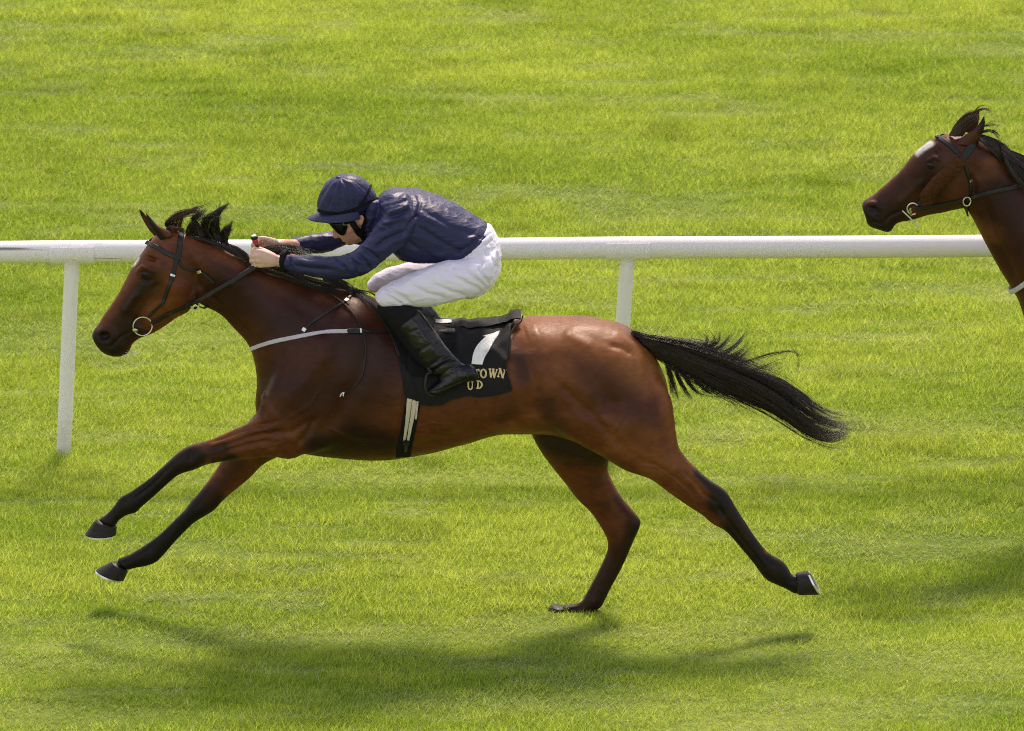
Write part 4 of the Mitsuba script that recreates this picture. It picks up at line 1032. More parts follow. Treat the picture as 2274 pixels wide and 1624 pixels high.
# --- legs below the knee and boots
s = Solid(.0055, lo, hi)
s.loft(*SHIN, 2.1)
sock = s.mesh(.007, 5)
put('person__stocking', sock, 'mat_black_cloth', True)
sock2 = sock.copy()
sock2.vertices = sock2.vertices * np.array([1, -1, 1]) + np.array([-.01, 0, -.05])
sock2.invert()
put('person__stocking', sock2, 'mat_black_cloth', True)
s = Solid(.0045, lo, hi)
s.loft(*BOOT, 2.1)
s.loft(*FOOT, 2.2)
bt = s.mesh(.006, 5)
del s
BTF = [([(1290, 1250), (1200, 1290), (1140, 1330)], 3, .005, 0), ([(1330, 1275), (1250, 1310), (1170, 1375)], 2.6, .006, 0), ([(1370, 1310), (1290, 1345), (1220, 1400)], 3, .005, 0), ([(1310, 1262), (1230, 1300), (1160, 1350)], 2.6, -.004, 0), ([(1240, 1150), (1160, 1190), (1060, 1250)], 3, .003, 0), ([(1110, 985), (1250, 1170), (1380, 1310)], 2.2, .003, 0),
       ([(1120, 1070), (1030, 1110)], 2.2, .003, 0), ([(1060, 1020), (1190, 1200), (1260, 1300)], 7, -.004, 0), ([(1465, 1385), (1350, 1432), (1240, 1478), (1170, 1492)], 1.6, .004, 0)]
folds(bt, 81, .0022, F2, BTF, (16, 14, 14))
put('person__boot', bt, 'mat_patent', True)
tag('person__boot', 'glossy black patent riding boot')
bt2 = bt.copy()
bt2.vertices = bt2.vertices * np.array([1, -1, 1]) + np.array([-.01, 0, -.05])
bt2.invert()
put('person__boot', bt2, 'mat_patent', True)
# --- helmet in its silk cover
s = Solid(.0045, lo, hi)
s.loft(*sections(F2, [(446, 330, 826, 280, .084), (440, 308, 832, 258, .088), (437, 265, 827, 230, .090), (450, 208, 805, 184, .089), (476, 160, 770, 140, .082), (512, 122, 720, 104, .068), (552, 98, 668, 84, .045), (590, 86, 635, 80, .020)], 0.0), 2.1)
hm = s.mesh(.008, 5)
del s
but = (578, 96)
HF = [([but, (520, 140), (465, 215), (446, 280)], 2.6, .004, 0), ([but, (545, 180), (520, 260), (500, 315)], 2.4, .004, 0), ([but, (585, 180), (590, 250), (590, 320)], 2.4, .004, 0), ([but, (640, 160), (680, 230), (690, 300)], 2.4, .004, 0), ([but, (680, 120), (750, 180), (790, 250)], 2.4, .004, 0),
      ([but, (530, 160), (490, 240)], 2.4, -.003, 0), ([but, (570, 160), (555, 240)], 2.2, -.003, 0), ([but, (610, 160), (640, 240)], 2.4, -.003, 0), ([but, (660, 140), (720, 210)], 2.2, -.003, 0), ([(540, 270), (560, 320)], 2, .003, 0), ([(640, 260), (650, 310)], 2, .003, 0), ([(720, 250), (710, 300)], 2, .003, 0)]
folds(hm, 91, .0026, F2, HF, (16, 16, 12))
key = put('person__helmet', hm, 'mat_silk', True)
tag('person__helmet', 'skull cap under a navy silk cover with button on top')
C = unproj(*F2([(636, 300)])[0], 0)
ex = unproj(*F2([(438, 322)])[0], 0) - unproj(*F2([(832, 268)])[0], 0)
A_ = np.linalg.norm(ex) / 2
ex /= np.linalg.norm(ex)
ez = np.cross(ex, [0, -1, 0])
if ez[2] < 0:
    ez = -ez
th = np.radians(np.linspace(-112, 112, 61))
def peak_pt(v_, lift):
    ext = .046 * np.clip(np.cos(th * .75), 0, 1) ** 1.2
    return C + ex * (np.cos(th) * (A_ * .985 + v_ * ext))[:, None] + np.array([0, 1.0, 0]) * (np.sin(th) * (.089 + v_ * ext * .45))[:, None] + ez * (-.006 - .010 * v_ - .014 * v_ * np.abs(np.sin(th)) ** 2 + lift)[:, None]
z0 = np.zeros(61)
pk = np.stack([peak_pt(-.25, z0 + .002), peak_pt(.4, z0 + .003), peak_pt(.95, z0 + .0015), peak_pt(1.02, z0 - .001), peak_pt(.97, z0 - .0035), peak_pt(.4, z0 - .003), peak_pt(-.25, z0 - .003)], 1)
put(key + '__peak', sweep_faces(pk), 'mat_silk', 40)
hs = Surf(hm)
Bn = trimesh.creation.icosphere(2, .009)
bp, _ = hs.at(F2([(576, 97)]))
Bn.vertices = Bn.vertices * np.array([1.2, 1.2, .6]) + bp[0]
put(key + '__button', Bn, 'mat_silk', True)
# black bands round the helmet, harness and chin strap
def strap_on(sf, fr, line, width, thick=.003, off=.001, n=40, smooth_n=3):
    px = resample(fr(line), n)
    P, N = sf.at(px, off)
    for _ in range(smooth_n):
        P[1:-1] = .25 * P[:-2] + .5 * P[1:-1] + .25 * P[2:]
        N[1:-1] = .25 * N[:-2] + .5 * N[1:-1] + .25 * N[2:]
    return ribbon(P, N, width, thick)


put_each(key + '__band', (strap_on(hs, F2, [(442, 312), (500, 326), (590, 328), (680, 304), (770, 258), (828, 236)], .013), strap_on(hs, F2, [(700, 295), (745, 235), (772, 180), (786, 148)], .009)), 'mat_black_cloth', True)
put_each('person__chin_strap', (strap_on(jsurf, F2, [(642, 360), (662, 388), (690, 432), (722, 468), (748, 496)], np.concatenate([np.full(20, .026), np.linspace(.026, .034, 10), np.full(10, .026)]), .005),
                              strap_on(jsurf, F2, [(795, 268), (772, 330), (756, 390), (738, 440), (735, 480)], .032, .005), strap_on(jsurf, F2, [(640, 352), (690, 338), (760, 318), (800, 300)], .020, .005),
                              tube(np.array([q2(728, 478, -.044), q2(746, 500, -.020), q2(750, 504, .016), q2(735, 490, .04)]), .0125, 10)), 'mat_black_cloth', True)
put('person__strap_edge', strap_on(jsurf, F2, [(801, 296), (796, 330), (786, 376), (770, 420), (755, 458)], .006, .004, .007), 'mat_rein', True)
s = Solid(.004, q2(440, 420, 0) * [1, 0, 1] + [0, -.11, 0], q2(860, 260, 0) * [1, 0, 1] + [0, .11, 0])
s.loft(*sections(F2, [(458, 336, 812, 280, .080), (462, 352, 806, 300, .080), (474, 368, 800, 318, .079), (500, 384, 720, 352, .077), (526, 393, 690, 366, .072)], 0.0), 2.2)
put(key + '__lining', s.mesh(.004, 4), 'mat_black_cloth', True)
tag('person__chin_strap', 'black helmet harness round ear and chin')
s = Solid(.0035, q2(480, 520, 0) * [1, 0, 1] + [0, -.1, 0], q2(860, 330, 0) * [1, 0, 1] + [0, .1, 0])
s.loft(*sections(F2, [(500, 372, 655, 350, .078), (512, 388, 662, 370, .0795), (526, 404, 658, 390, .079), (545, 424, 648, 412, .0775), (566, 442, 634, 434, .075), (590, 453, 618, 449, .071)], 0.0), 2.6)
gg = s.mesh(.005, 4)
put('person__goggles', gg, 'mat_lens', True)
tag('person__goggles', 'black wraparound racing goggles with small yellow mark')
gs = Surf(gg)
ring_px = [(607, 380), (608, 405), (622, 406), (632, 398), (632, 385), (622, 378), (607, 380)]
P, N = gs.at(F2(resample(np.array(ring_px, float), 26)), .0012)
put('person__goggles__mark', ribbon(P, N, .0026, .0012), 'mat_mark', True)
# --- whip held in the near hand
cap_, collar0, collar1, grip, mid_, end_ = q1(1548, 418, -.072), q1(1556, 448, -.070), q1(1572, 490, -.068), q1(1596, 545, -.066), q1(1640, 640, -.03), q1(1700, 690, .16)
put('whip__shaft', tube(resample(np.array([collar1, grip, mid_, end_]), 24), np.linspace(.0085, .004, 24)), 'mat_strap', True)
put('whip__collar', tube(np.array([collar0, collar0 * .5 + collar1 * .5, collar1]), np.array([.0125, .0120, .0095]), 14), 'mat_red', True)
dcap = (cap_ - collar0) / np.linalg.norm(cap_ - collar0)
put('whip__cap', tube(np.array([collar0 + dcap * k for k in (0, .002, .011, .0145, .0165)]), np.array([.012, .0148, .0155, .0125, .006]), 16), 'mat_strap', 40)
put('whip__cap__inset', tube(np.array([collar0 + dcap * k for k in (.0145, .0172, .0182)]), np.array([.0100, .0092, .004]), 16), 'mat_white', 40)
tag('whip', 'short riding whip with red collar held upright in the jockey\'s fist', 'whip')
# ------------------------------------------------------------------ tack of the leading horse
def ring(center, rx, r, tilt=(0, 0, 0), squash=1.0, n=40):
    a = np.linspace(0, 2 * math.pi, n)
    P = np.stack([np.cos(a) * rx, a * 0, np.sin(a) * rx * squash], -1)
    m = trimesh.transformations.euler_matrix(*tilt)[:3, :3]
    return tube(P @ m.T + center, r, 8)


def mirror(m, mid=0.0):
    k = m.copy()
    k.vertices = k.vertices * np.array([1, -1, 1]) + np.array([0, 2 * mid, 0])
    k.invert()
    return k


def both(m, mid=0.0):
    return join(m, mirror(m, mid))


sf = surf1
put_both('bridle__headpiece', strap_on(sf, F1, [(925, 388), (915, 440), (905, 530), (893, 600), (880, 640)], .024, .004), 'mat_strap', True)
put_both('bridle__browband', strap_on(sf, F1, [(622, 478), (700, 515), (790, 568), (860, 600), (915, 615)], .019, .004, .003), 'mat_strap', True)
for piece in (strap_on(sf, F1, [(880, 620), (866, 690), (848, 755), (825, 830), (790, 920), (765, 1000)], .016, .004, .003), strap_on(sf, F1, [(775, 985), (730, 1030), (675, 1080), (640, 1120)], .012, .004, .003), strap_on(sf, F1, [(852, 740), (836, 800)], .021, .004, .005),):
    put_both('bridle__cheekpiece', piece, 'mat_strap', True)
P, N = sf.at(F1([(846, 752), (841, 768)]), .009)
put_each('bridle__buckle', (ribbon(P, N, .022, .003), ribbon(*sf.at(F1([(1078, 715), (1088, 738)]), .010), .020, .003)), 'mat_steel', 30)
for piece in (strap_on(sf, F1, [(900, 640), (930, 690), (1000, 715), (1085, 722)], .011, .0035, .003), strap_on(sf, F1, [(1070, 718), (1110, 745), (1160, 785), (1205, 828)], .016, .004, .005),):
    put_both('bridle__throatlatch', piece, 'mat_strap', True)
bit, bn = sf.at(F1([(593, 1195)]), .012)
bit = bit[0]
put('bridle__bit_ring', ring(bit, .0395, .0032, (.0, 0, .12)), 'mat_steel', True)
mb = mirror(ring(bit, .0395, .0032, (.0, 0, .12)))
put('bridle__bit_ring', mb, 'mat_steel', True)
put('bridle__bit', tube(np.array([q1(505, 1235, -.062), q1(535, 1237, -.066), q1(545, 1237, -.03), q1(545, 1237, .03), q1(535, 1237, .066)]), np.array([.008, .0105, .008, .008, .010]), 10), 'mat_steel', True)
# reins: near one from the bit to the hand, through the martingale ring
def rein_path(seg, fr, y, n=50):
    """A strap that hangs free: depth given along it."""
    px = resample(np.hstack([fr(seg), np.asarray(y, float)[:, None]]), n)
    return unproj(px[:, 0], px[:, 1], px[:, 2])


P, N = sf.at(resample(F1([(664, 1172), (720, 1142), (800, 1095), (900, 1050), (1005, 1000)]), 30), .006)
Y = P[:, 1]
r1 = ribbon(P, N, .019, .004)
P2 = rein_path([(1005, 1000), (1060, 988), (1200, 905), (1350, 818), (1450, 760), (1550, 695), (1590, 670)], F1, [Y[-1], -.105, -.112, -.112, -.108, -.098, -.080])
Ps, Ns = sf.at(proj(P2), .010)
P2[:, 1] = np.minimum(P2[:, 1], Ps[:, 1])
P2 = unproj(proj(P2)[:, 0], proj(P2)[:, 1], P2[:, 1])
nn = np.tile(np.array([0, -1, .15]), (len(P2), 1))
put('bridle__rein', join(r1, ribbon(P2, nn, .019, .004)), 'mat_strap', True)
put('bridle__rein', mirror(join(r1, ribbon(P2, nn, .019, .004))), 'mat_strap', True)
pr = proj(P2)
put('bridle__rein_grip', strap_on(sf, F1, [(1345, 822), (1450, 762), (1560, 692)], .021, .003, .016), 'mat_rein', True)
put('bridle__martingale_ring', ring(sf.at(F1([(1022, 1005)]), .012)[0][0], .0165, .0032, (0, 0, .2), 1.2), 'mat_steel', True)
put_each('bridle__martingale', (strap_on(sf, F1, [(1050, 985), (1070, 1010), (1120, 1035), (1150, 1020)], .013, .004, .004), strap_on(sf, F1, [(1020, 1030), (1042, 1040)], .016, .004, .008)), 'mat_strap', True)
# the slack of the reins: from the hand down the shoulder in a long loop with a frayed end
lp = [(175, 694), (300, 742), (450, 822), (600, 912), (680, 1000), (725, 1090), (748, 1200), (745, 1310), (720, 1410), (670, 1460), (612, 1492)]
put('bridle__rein_slack', strap_on(sf, F2, lp, np.concatenate([np.full(30, .008), np.linspace(.008, .005, 40)]), .003, .004, 70), 'mat_rein', True)
put_each('bridle__rein_end', (strap_on(sf, F2, [(612, 1490), (590, 1502), (585, 1518)], .005, .003, .004, 8), strap_on(sf, F2, [(608, 1492), (604, 1515)], .005, .003, .004, 6)), 'mat_white', True)
tag('bridle', 'black leather bridle with ring bit and reins on the leading horse\'s head', 'bridle')

# breast girth
bg = strap_on(sf, F2, [(8, 1212), (80, 1185), (160, 1162), (330, 1128), (500, 1103), (640, 1096)], .0175, .004, .003, 60)
put_both('breast_girth__chest_band', bg, 'mat_elastic', True)
for piece in (strap_on(sf, F2, [(630, 1096), (720, 1098), (800, 1102), (890, 1104)], .012, .004, .004), strap_on(sf, F2, [(636, 1096), (716, 1098)], .022, .004, .006),):
    put_both('breast_girth__end_strap', piece, 'mat_strap', True)
put_both('breast_girth__neck_strap', strap_on(sf, F2, [(333, 1145), (348, 1095), (400, 1042), (500, 975), (600, 915), (655, 868), (690, 822)], .012, .003, .003, 50), 'mat_strap', True)
put_each('breast_girth__buckle', (ribbon(*sf.at(F2([(345, 1098), (358, 1080)]), .010), .018, .003), ribbon(*sf.at(F2([(620, 912), (634, 898)]), .010), .018, .003), ribbon(*sf.at(F2([(712, 1098), (722, 1098)]), .012), .022, .003)), 'mat_steel', 30)
tag('breast_girth', 'grey elastic breast strap with thin neck strap across the bay\'s chest', 'breast strap')

# saddlecloth: a sheet laid over the back, from edge curves
def coons(left, right, top, bottom, nu, nv):
    L, R, Tp, Bt = resample(np.array(left, float), nv), resample(np.array(right, float), nv), resample(np.array(top, float), nu), resample(np.array(bottom, float), nu)
    u, v = np.linspace(0, 1, nu)[None, :, None], np.linspace(0, 1, nv)[:, None, None]
    S = (1 - v) * Tp[None] + v * Bt[None] + (1 - u) * L[:, None] + u * R[:, None]
    return S - ((1 - u) * (1 - v) * Tp[0] + u * (1 - v) * Tp[-1] + (1 - u) * v * Bt[0] + u * v * Bt[-1])


NU, NV = 120, 90
left = [(330, 262), (400, 410), (440, 600), (480, 840), (528, 1050)]
right = [(1600, 250), (1588, 312), (1535, 352), (1498, 430), (1492, 560), (1478, 640), (1446, 700), (1455, 780), (1488, 880), (1505, 952)]
top = [(330, 262), (500, 282), (700, 305), (900, 316), (1100, 318), (1300, 316), (1450, 300), (1530, 275), (1600, 250)]
bottom = [(528, 1050), (600, 1076), (700, 1088), (850, 1084), (940, 1040), (1090, 1006), (1200, 1016), (1420, 980), (1505, 952)]
G = coons(left, right, top, bottom, NU, NV)
pix = F3(G.reshape(-1, 2))
P, N = sf.at(pix, .012, k=24)
P, N = P.reshape(NV, NU, 3), N.reshape(NV, NU, 3)
for _ in range(6):
    for ax in (0, 1):
        for M in (P, N):
            q = np.moveaxis(M, ax, 0)
            q[1:-1] = .25 * q[:-2] + .5 * q[1:-1] + .25 * q[2:]
N /= np.linalg.norm(N, axis=2, keepdims=True)
# folds: raised ridges and a loose hind edge
gp = G.reshape(-1, 2)
disp = np.zeros(len(gp))
for line, wd, h in (([(1000, 560), (1200, 420), (1420, 330)], 40, .010), ([(1040, 330), (1000, 430), (980, 560)], 40, .008), ([(1300, 620), (1420, 520), (1480, 420)], 45, .010), ([(1250, 560), (1330, 470), (1480, 360)], 30, -.006), ([(460, 560), (600, 700), (680, 840)], 30, .006), ([(560, 480), (700, 640), (760, 800)], 30, -.005),
                    ([(1440, 700), (1380, 640), (1300, 600)], 40, .008), ([(1050, 420), (1200, 330), (1350, 312)], 35, .008), ([(520, 700), (560, 850), (600, 1000)], 30, .006)):
    d, t = dist_polyline(gp, line)
    disp += h * np.exp(-(d / wd) ** 2)
loose = np.exp(-((gp[:, 0] - 1530) / 90) ** 2) * np.clip((640 - gp[:, 1]) / 350, 0, 1)
disp += .022 * loose + .004 * (meshkit.fbm(np.c_[gp * .006, gp[:, 0] * 0], 3, 5) - .5)
P = P + N * disp.reshape(NV, NU)[..., None]
u_ = np.linspace(0, 1, NU)
P[0, :, 1] = np.minimum(P[0, :, 1], -.004) * 0 - .004


def sheet(P, thick):
    nv, nu = P.shape[:2]
    m = trimesh.Trimesh(P.reshape(-1, 3), [[0, 1, 2]], process=False)
    i, j = np.meshgrid(np.arange(nv - 1), np.arange(nu - 1), indexing='ij')
    q = np.stack([i * nu + j, i * nu + j + 1, (i + 1) * nu + j + 1, (i + 1) * nu + j], -1).reshape(-1, 4)
    f = np.vstack([q[:, [0, 1, 2]], q[:, [0, 2, 3]]])
    m = trimesh.Trimesh(P.reshape(-1, 3), f, process=False)
    n = m.vertex_normals
    if (n * (m.vertices - m.vertices * np.array([1, 0, 0]) - np.array([0, 0, .95]))).sum() < 0:
        f, n = f[:, ::-1], -n
    v2 = m.vertices - n * thick
    k = nv * nu
    edge = np.concatenate([np.arange(nu), nu * np.arange(1, nv) + nu - 1, k - 2 - np.arange(nu - 1), nu * np.arange(nv - 2, 0, -1)])
    e2 = np.roll(edge, -1)
    rim = np.vstack([np.stack([edge, edge + k, e2], 1), np.stack([e2, edge + k, e2 + k], 1)])
    out = trimesh.Trimesh(np.vstack([m.vertices, v2]), np.vstack([f, f[:, ::-1] + k, rim]), process=False)
    trimesh.repair.fix_winding(out)
    if out.volume < 0:
        out.invert()
    return out


far = P[::-1].copy()
far[..., 1] *= -1
full = np.concatenate([far[:-1], P], 0)
cl = sheet(full, .004)
scene['mat_cloth'] = {'type': 'bumpmap', 'arbitrary': mikit.proc(lambda p, n, uv: mikit.noise(p.x * 700, p.y * 700, p.z * 700)), 'scale': .0006, 'bsdf': principled(mikit.proc(lambda p, n, uv: mikit.mix((.008, .008, .009), (.014, .014, .015), mikit.fbm(p.x * 16, p.y * 16, p.z * 16, 4))), .7, .18)}
put('saddlecloth__cloth', cl, 'mat_cloth', 50)
csurf = Surf(cl)
hem_px = resample(np.array([(1600, 262), (1584, 318), (1530, 360), (1488, 440), (1480, 560), (1468, 640), (1436, 705), (1446, 780), (1476, 880), (1490, 940)], float), 50)
put('saddlecloth__hem', ribbon(*csurf.at(F3(hem_px), .0008), .006, .0022), 'mat_cloth', True)


def printed(polys, sf_, lift=.0022, res=.9):
    """Flat print: polygons (pixels) laid on the cloth as a thin patch that follows it."""
    out = []
    from shapely.geometry import Polygon
    for poly in polys:
        g = poly if hasattr(poly, 'exterior') else Polygon(poly)
        if not g.is_valid:
            g = g.buffer(0)
        m = trimesh.creation.extrude_polygon(g, 1.0, engine='earcut')
        m = m.subdivide_to_size(4.0, max_iter=12)
        P_, N_ = sf_.at(m.vertices[:, :2])
        top_ = m.vertices[:, 2] > .5
        m.vertices = P_ + N_ * np.where(top_, lift, -.001)[:, None]
        if m.volume < 0:
            m.invert()
        out.append(m)
    return join(*out)


from shapely.geometry import Polygon, Point, box as sbox
from shapely import affinity
from shapely.ops import unary_union
one = F3(np.vstack([resample(np.array([(1232, 452), (1310, 432), (1388, 404)], float), 8), resample(np.array([(1388, 404), (1378, 436), (1330, 510), (1290, 585), (1250, 650), (1236, 690), (1228, 718)], float), 14), [(1128, 712)], resample(np.array([(1130, 690), (1140, 630), (1165, 565), (1205, 510), (1262, 456)], float), 10)]))
put('saddlecloth__number', printed([one], csurf), 'mat_white', False)


def serif(ch):
    """Roman capitals on a unit square (height 1), thick and thin strokes with serifs."""
    b = lambda x0, y0, x1, y1: sbox(x0, y0, x1, y1)
    bar = lambda p, q, w: Polygon([(p[0] - w / 2, p[1]), (p[0] + w / 2, p[1]), (q[0] + w / 2, q[1]), (q[0] - w / 2, q[1])])
    if ch == 'T':
        return unary_union([b(.38, 0, .56, 1), b(.05, .90, .89, 1), b(.05, .74, .11, 1), b(.83, .74, .89, 1), b(.26, 0, .68, .07)]), .94
    if ch == 'O':
        return affinity.scale(Point(0, 0).buffer(.5, 32), .92, 1.02).difference(affinity.scale(Point(0, 0).buffer(.5, 32), .52, .86)).buffer(0), .98
    if ch == 'W':
        return unary_union([bar((.12, 1), (.38, 0), .17), bar((.60, 1), (.40, 0), .08), bar((.58, 1), (.84, 0), .17), bar((1.10, 1), (.86, 0), .08), b(-.02, .93, .28, 1), b(.98, .93, 1.2, 1), b(.44, .93, .74, 1)]), 1.2
    if ch == 'N':
        return unary_union([b(.12, 0, .20, 1), b(.80, 0, .88, 1), bar((.16, 1), (.82, 0), .19), b(0, .93, .24, 1), b(.02, 0, .30, .07), b(.68, .93, 1.0, 1)]), 1.0
    if ch == 'U':
        o = affinity.scale(Point(0, 0).buffer(.5, 32), .74, .8).difference(affinity.scale(Point(0, 0).buffer(.5, 32), .44, .6))
        o = affinity.translate(o.intersection(sbox(-1, -1, 1, 0)), .47, .38)
        return unary_union([o, b(.10, .38, .26, 1), b(.69, .38, .84, 1) if False else b(.76, .38, .84, 1), b(0, .93, .38, 1), b(.64, .93, .94, 1)]), .95
    if ch == 'D':
        o = affinity.scale(Point(0, 0).buffer(.5, 32), 1.3, 1.0).difference(affinity.scale(Point(0, 0).buffer(.5, 32), .94, .86)).intersection(sbox(0, -1, 1, 1))
        o = affinity.translate(o, .24, .5)
        return unary_union([o, b(.12, 0, .30, 1), b(0, 0, .26, .07), b(0, .93, .26, 1)]), .92
    o = affinity.scale(Point(0, 0).buffer(.5, 32), .96, 1.02).difference(affinity.scale(Point(0, 0).buffer(.5, 32), .60, .86)).difference(sbox(.1, -.18, 1, .22))
    return unary_union([o, sbox(.26, -.42, .42, .02), sbox(.36, .18, .42, .42)]), 1.0


for ch, cx, cy, hgt, rot in (('T', 1175, 800, 76, 4), ('O', 1238, 800, 80, 0), ('W', 1326, 798, 80, -6), ('N', 1406, 797, 80, -14), ('U', 1116, 912, 74, 2), ('D', 1202, 903, 74, -2), ('G', 878, 850, 80, 14)):
    g, wd = serif(ch)
    g = g.buffer(.035)
    if ch not in 'OG':
        g = affinity.translate(g, -wd / 2, -.5)
    g = affinity.scale(g, hgt * .84, -hgt, origin=(0, 0))
    g = affinity.rotate(g, -rot, origin=(0, 0))
    g = affinity.translate(g, cx, cy)
    g = affinity.affine_transform(g, [.23931, 0, 0, .23931, 777.3, 638.5])
    put('saddlecloth__letter', printed([k for k in getattr(g, 'geoms', [g]) if k.area > .3], csurf), 'mat_gold', False)
tag('saddlecloth', 'black number cloth with white 1 and gold lettering over the horse\'s back', 'saddlecloth')

# saddle: low black seat and panel under the rider, with white pad
s = Solid(.006, unproj(*F3([(330, 700)])[0], 0) * [1, 0, 1] + [0, -.34, 0], unproj(*F3([(1120, 150)])[0], 0) * [1, 0, 1] + [0, .34, 0])
s.loft(*sections(F3, [(360, 235, 380, 330, .06), (470, 245, 470, 350, .09), (600, 285, 600, 365, .11), (760, 318, 760, 380, .13), (900, 322, 900, 390, .135), (1020, 322, 1020, 400, .11), (1055, 345, 1050, 395, .05)], 0.0), 2.2)
put('saddle__seat', s.mesh(.008, 5), 'mat_strap', True)
flap = coons([(330, 262), (300, 300), (420, 520), (480, 700)], [(760, 320), (770, 450), (760, 620), (735, 800)], [(330, 262), (480, 270), (620, 300), (760, 320)], [(480, 700), (560, 800), (650, 830), (735, 800)], 40, 40)
P, N = sf.at(F3(flap.reshape(-1, 2)), .026, k=24)
fm = sheet(P.reshape(40, 40, 3), .005)
put('saddle__flap', fm, 'mat_black_cloth', 50)
put('saddle__flap', mirror(fm), 'mat_black_cloth', 50)
s = Solid(.0045, unproj(*F3([(740, 380)])[0], 0) * [1, 0, 1] + [0, -.2, 0], unproj(*F3([(1060, 250)])[0], 0) * [1, 0, 1] + [0, .2, 0])
s.loft(*sections(F3, [(772, 299, 776, 317, .03), (860, 305, 860, 324, .04), (950, 308, 950, 324, .04), (992, 313, 990, 322, .03)], 0.0), 2.6)
put('saddle__pad', s.mesh(.004, 4), 'mat_white', True)
put_both('saddle__strap', strap_on(sf, F2, [(545, 762), (620, 800), (700, 862), (790, 950), (860, 1035), (915, 1120), (950, 1200), (972, 1262)], np.linspace(.012, .020, 50), .003, .014, 50), 'mat_strap', True)
# stirrup leather and iron
leather = unproj(*np.hstack([F3([(640, 540), (690, 640), (730, 740), (748, 800)])]).T, np.array([-.305, -.315, -.325, -.33]))
lm = ribbon(resample(leather, 20), np.tile([0, -1, 0.1], (20, 1)), .016, .004)
put('saddle__stirrup_leather', lm, 'mat_strap', True)
iron = rein_path([(752, 795), (722, 800), (702, 850), (698, 920), (712, 975), (740, 1000), (775, 1002)], F3, [-.335, -.345, -.355, -.36, -.358, -.35, -.34], 30)
put('saddle__stirrup', tube(iron, .0055, 8), 'mat_strap', True)
tag('saddle', 'small black racing saddle with white pad hidden beneath the crouching jockey', 'saddle')
# girth
bk = strap_on(sf, F3, [(590, 1040), (560, 1200), (530, 1360), (505, 1480), (492, 1560)], .062, .004, .004)
put_both('girth__surcingle', bk, 'mat_black_cloth', True)
for ln, wd in (([(557, 1030), (540, 1180), (520, 1320), (503, 1432)], np.linspace(.0225, .0100, 40)), ([(602, 1030), (583, 1180), (556, 1320), (538, 1432)], np.linspace(.0225, .0100, 40)), ([(632, 1030), (622, 1120), (612, 1212)], .0085)):
    put_both('girth__strap', strap_on(sf, F3, ln, wd, .004, .009), 'mat_girth', True)
for piece in (strap_on(sf, F3, [(500, 1405), (496, 1440)], .008, .004, .012, 6), strap_on(sf, F3, [(545, 1405), (541, 1440)], .008, .004, .012, 6), strap_on(sf, F3, [(524, 1400), (512, 1500)], .014, .004, .012, 8),):
    put_both('girth__buckle', piece, 'mat_strap', True)
tag('girth', 'cream and black girth straps passing down round the bay\'s belly', 'girth')
# ------------------------------------------------------------------ the horse behind, its head entering at the right
Y2 = 1.5
SH = np.array([.15 + unproj(2246, 648, Y2)[0] - unproj(559, 775, 0)[0], Y2, -.10])
HEAD2 = sections(F4, [
    (84, 788, 112, 846, .030), (96, 754, 128, 915, .045), (132, 728, 205, 950, .053), (178, 698, 272, 970, .052), (232, 650, 330, 905, .048), (300, 590, 440, 882, .049), (370, 520, 560, 845, .057),
    (430, 440, 640, 832, .071), (480, 390, 730, 810, .087), (535, 343, 800, 792, .100), (600, 308, 838, 745, .104), (690, 281, 866, 665, .096), (780, 280, 885, 560, .082), (850, 285, 905, 470, .066), (895, 305, 910, 400, .045)], Y2)
NECK2 = sections(F4, [
    (845, 330, 795, 770, .070), (905, 302, 848, 850, .079), (985, 335, 885, 915, .084), (1080, 405, 932, 1010, .092), (1175, 485, 992, 1122, .105), (1275, 565, 1062, 1248, .125), (1395, 660, 1122, 1342, .15), (1540, 765, 1185, 1450, .175),
    (1700, 880, 1240, 1620, .19), (1860, 985, 1330, 1800, .20)], Y2)
def swing(L, c, deg, sh=(0, 0)):
    a, P = math.radians(deg), L[0].reshape(-1, 2) - c
    R = np.array([[math.cos(a), -math.sin(a)], [math.sin(a), math.cos(a)]])
    return (P @ R.T + c + np.array(sh)).reshape(-1, 4), L[1], L[2]


ELBOW = np.array([640.0, 960.0])
SW_N, SW_F = -96, -80
FORE_N2, FORE_F2 = swing(FORE_N, ELBOW, SW_N, (30, 0)), swing(FORE_F, ELBOW, SW_F, (30, 0))
core2 = [(TORSO, 2.25, SH), (NECK2, 2.1, Z3), (SHOULDER_N, 2, SH), (HIND_N, 2.2, SH), (HIND_F, 2.2, SH), (mirror_shoulder, 2, SH)]
fine2 = [(HEAD2, 2.3, Z3), (FORE_N2, 2.1, SH), (FORE_F2, 2.1, SH), (HIND_N, 2.2, SH), (HIND_F, 2.2, SH), (HIND_F_PASTERN, 2.1, SH)]
s2, _ = solid_horse(core2, fine2, .0075, (1.40, Y2 - .36, -.40), (5.35, Y2 + .36, 2.0), Z3)


def q4(x, y, dep):
    return unproj(*F4([(x, y)])[0], Y2 + dep)


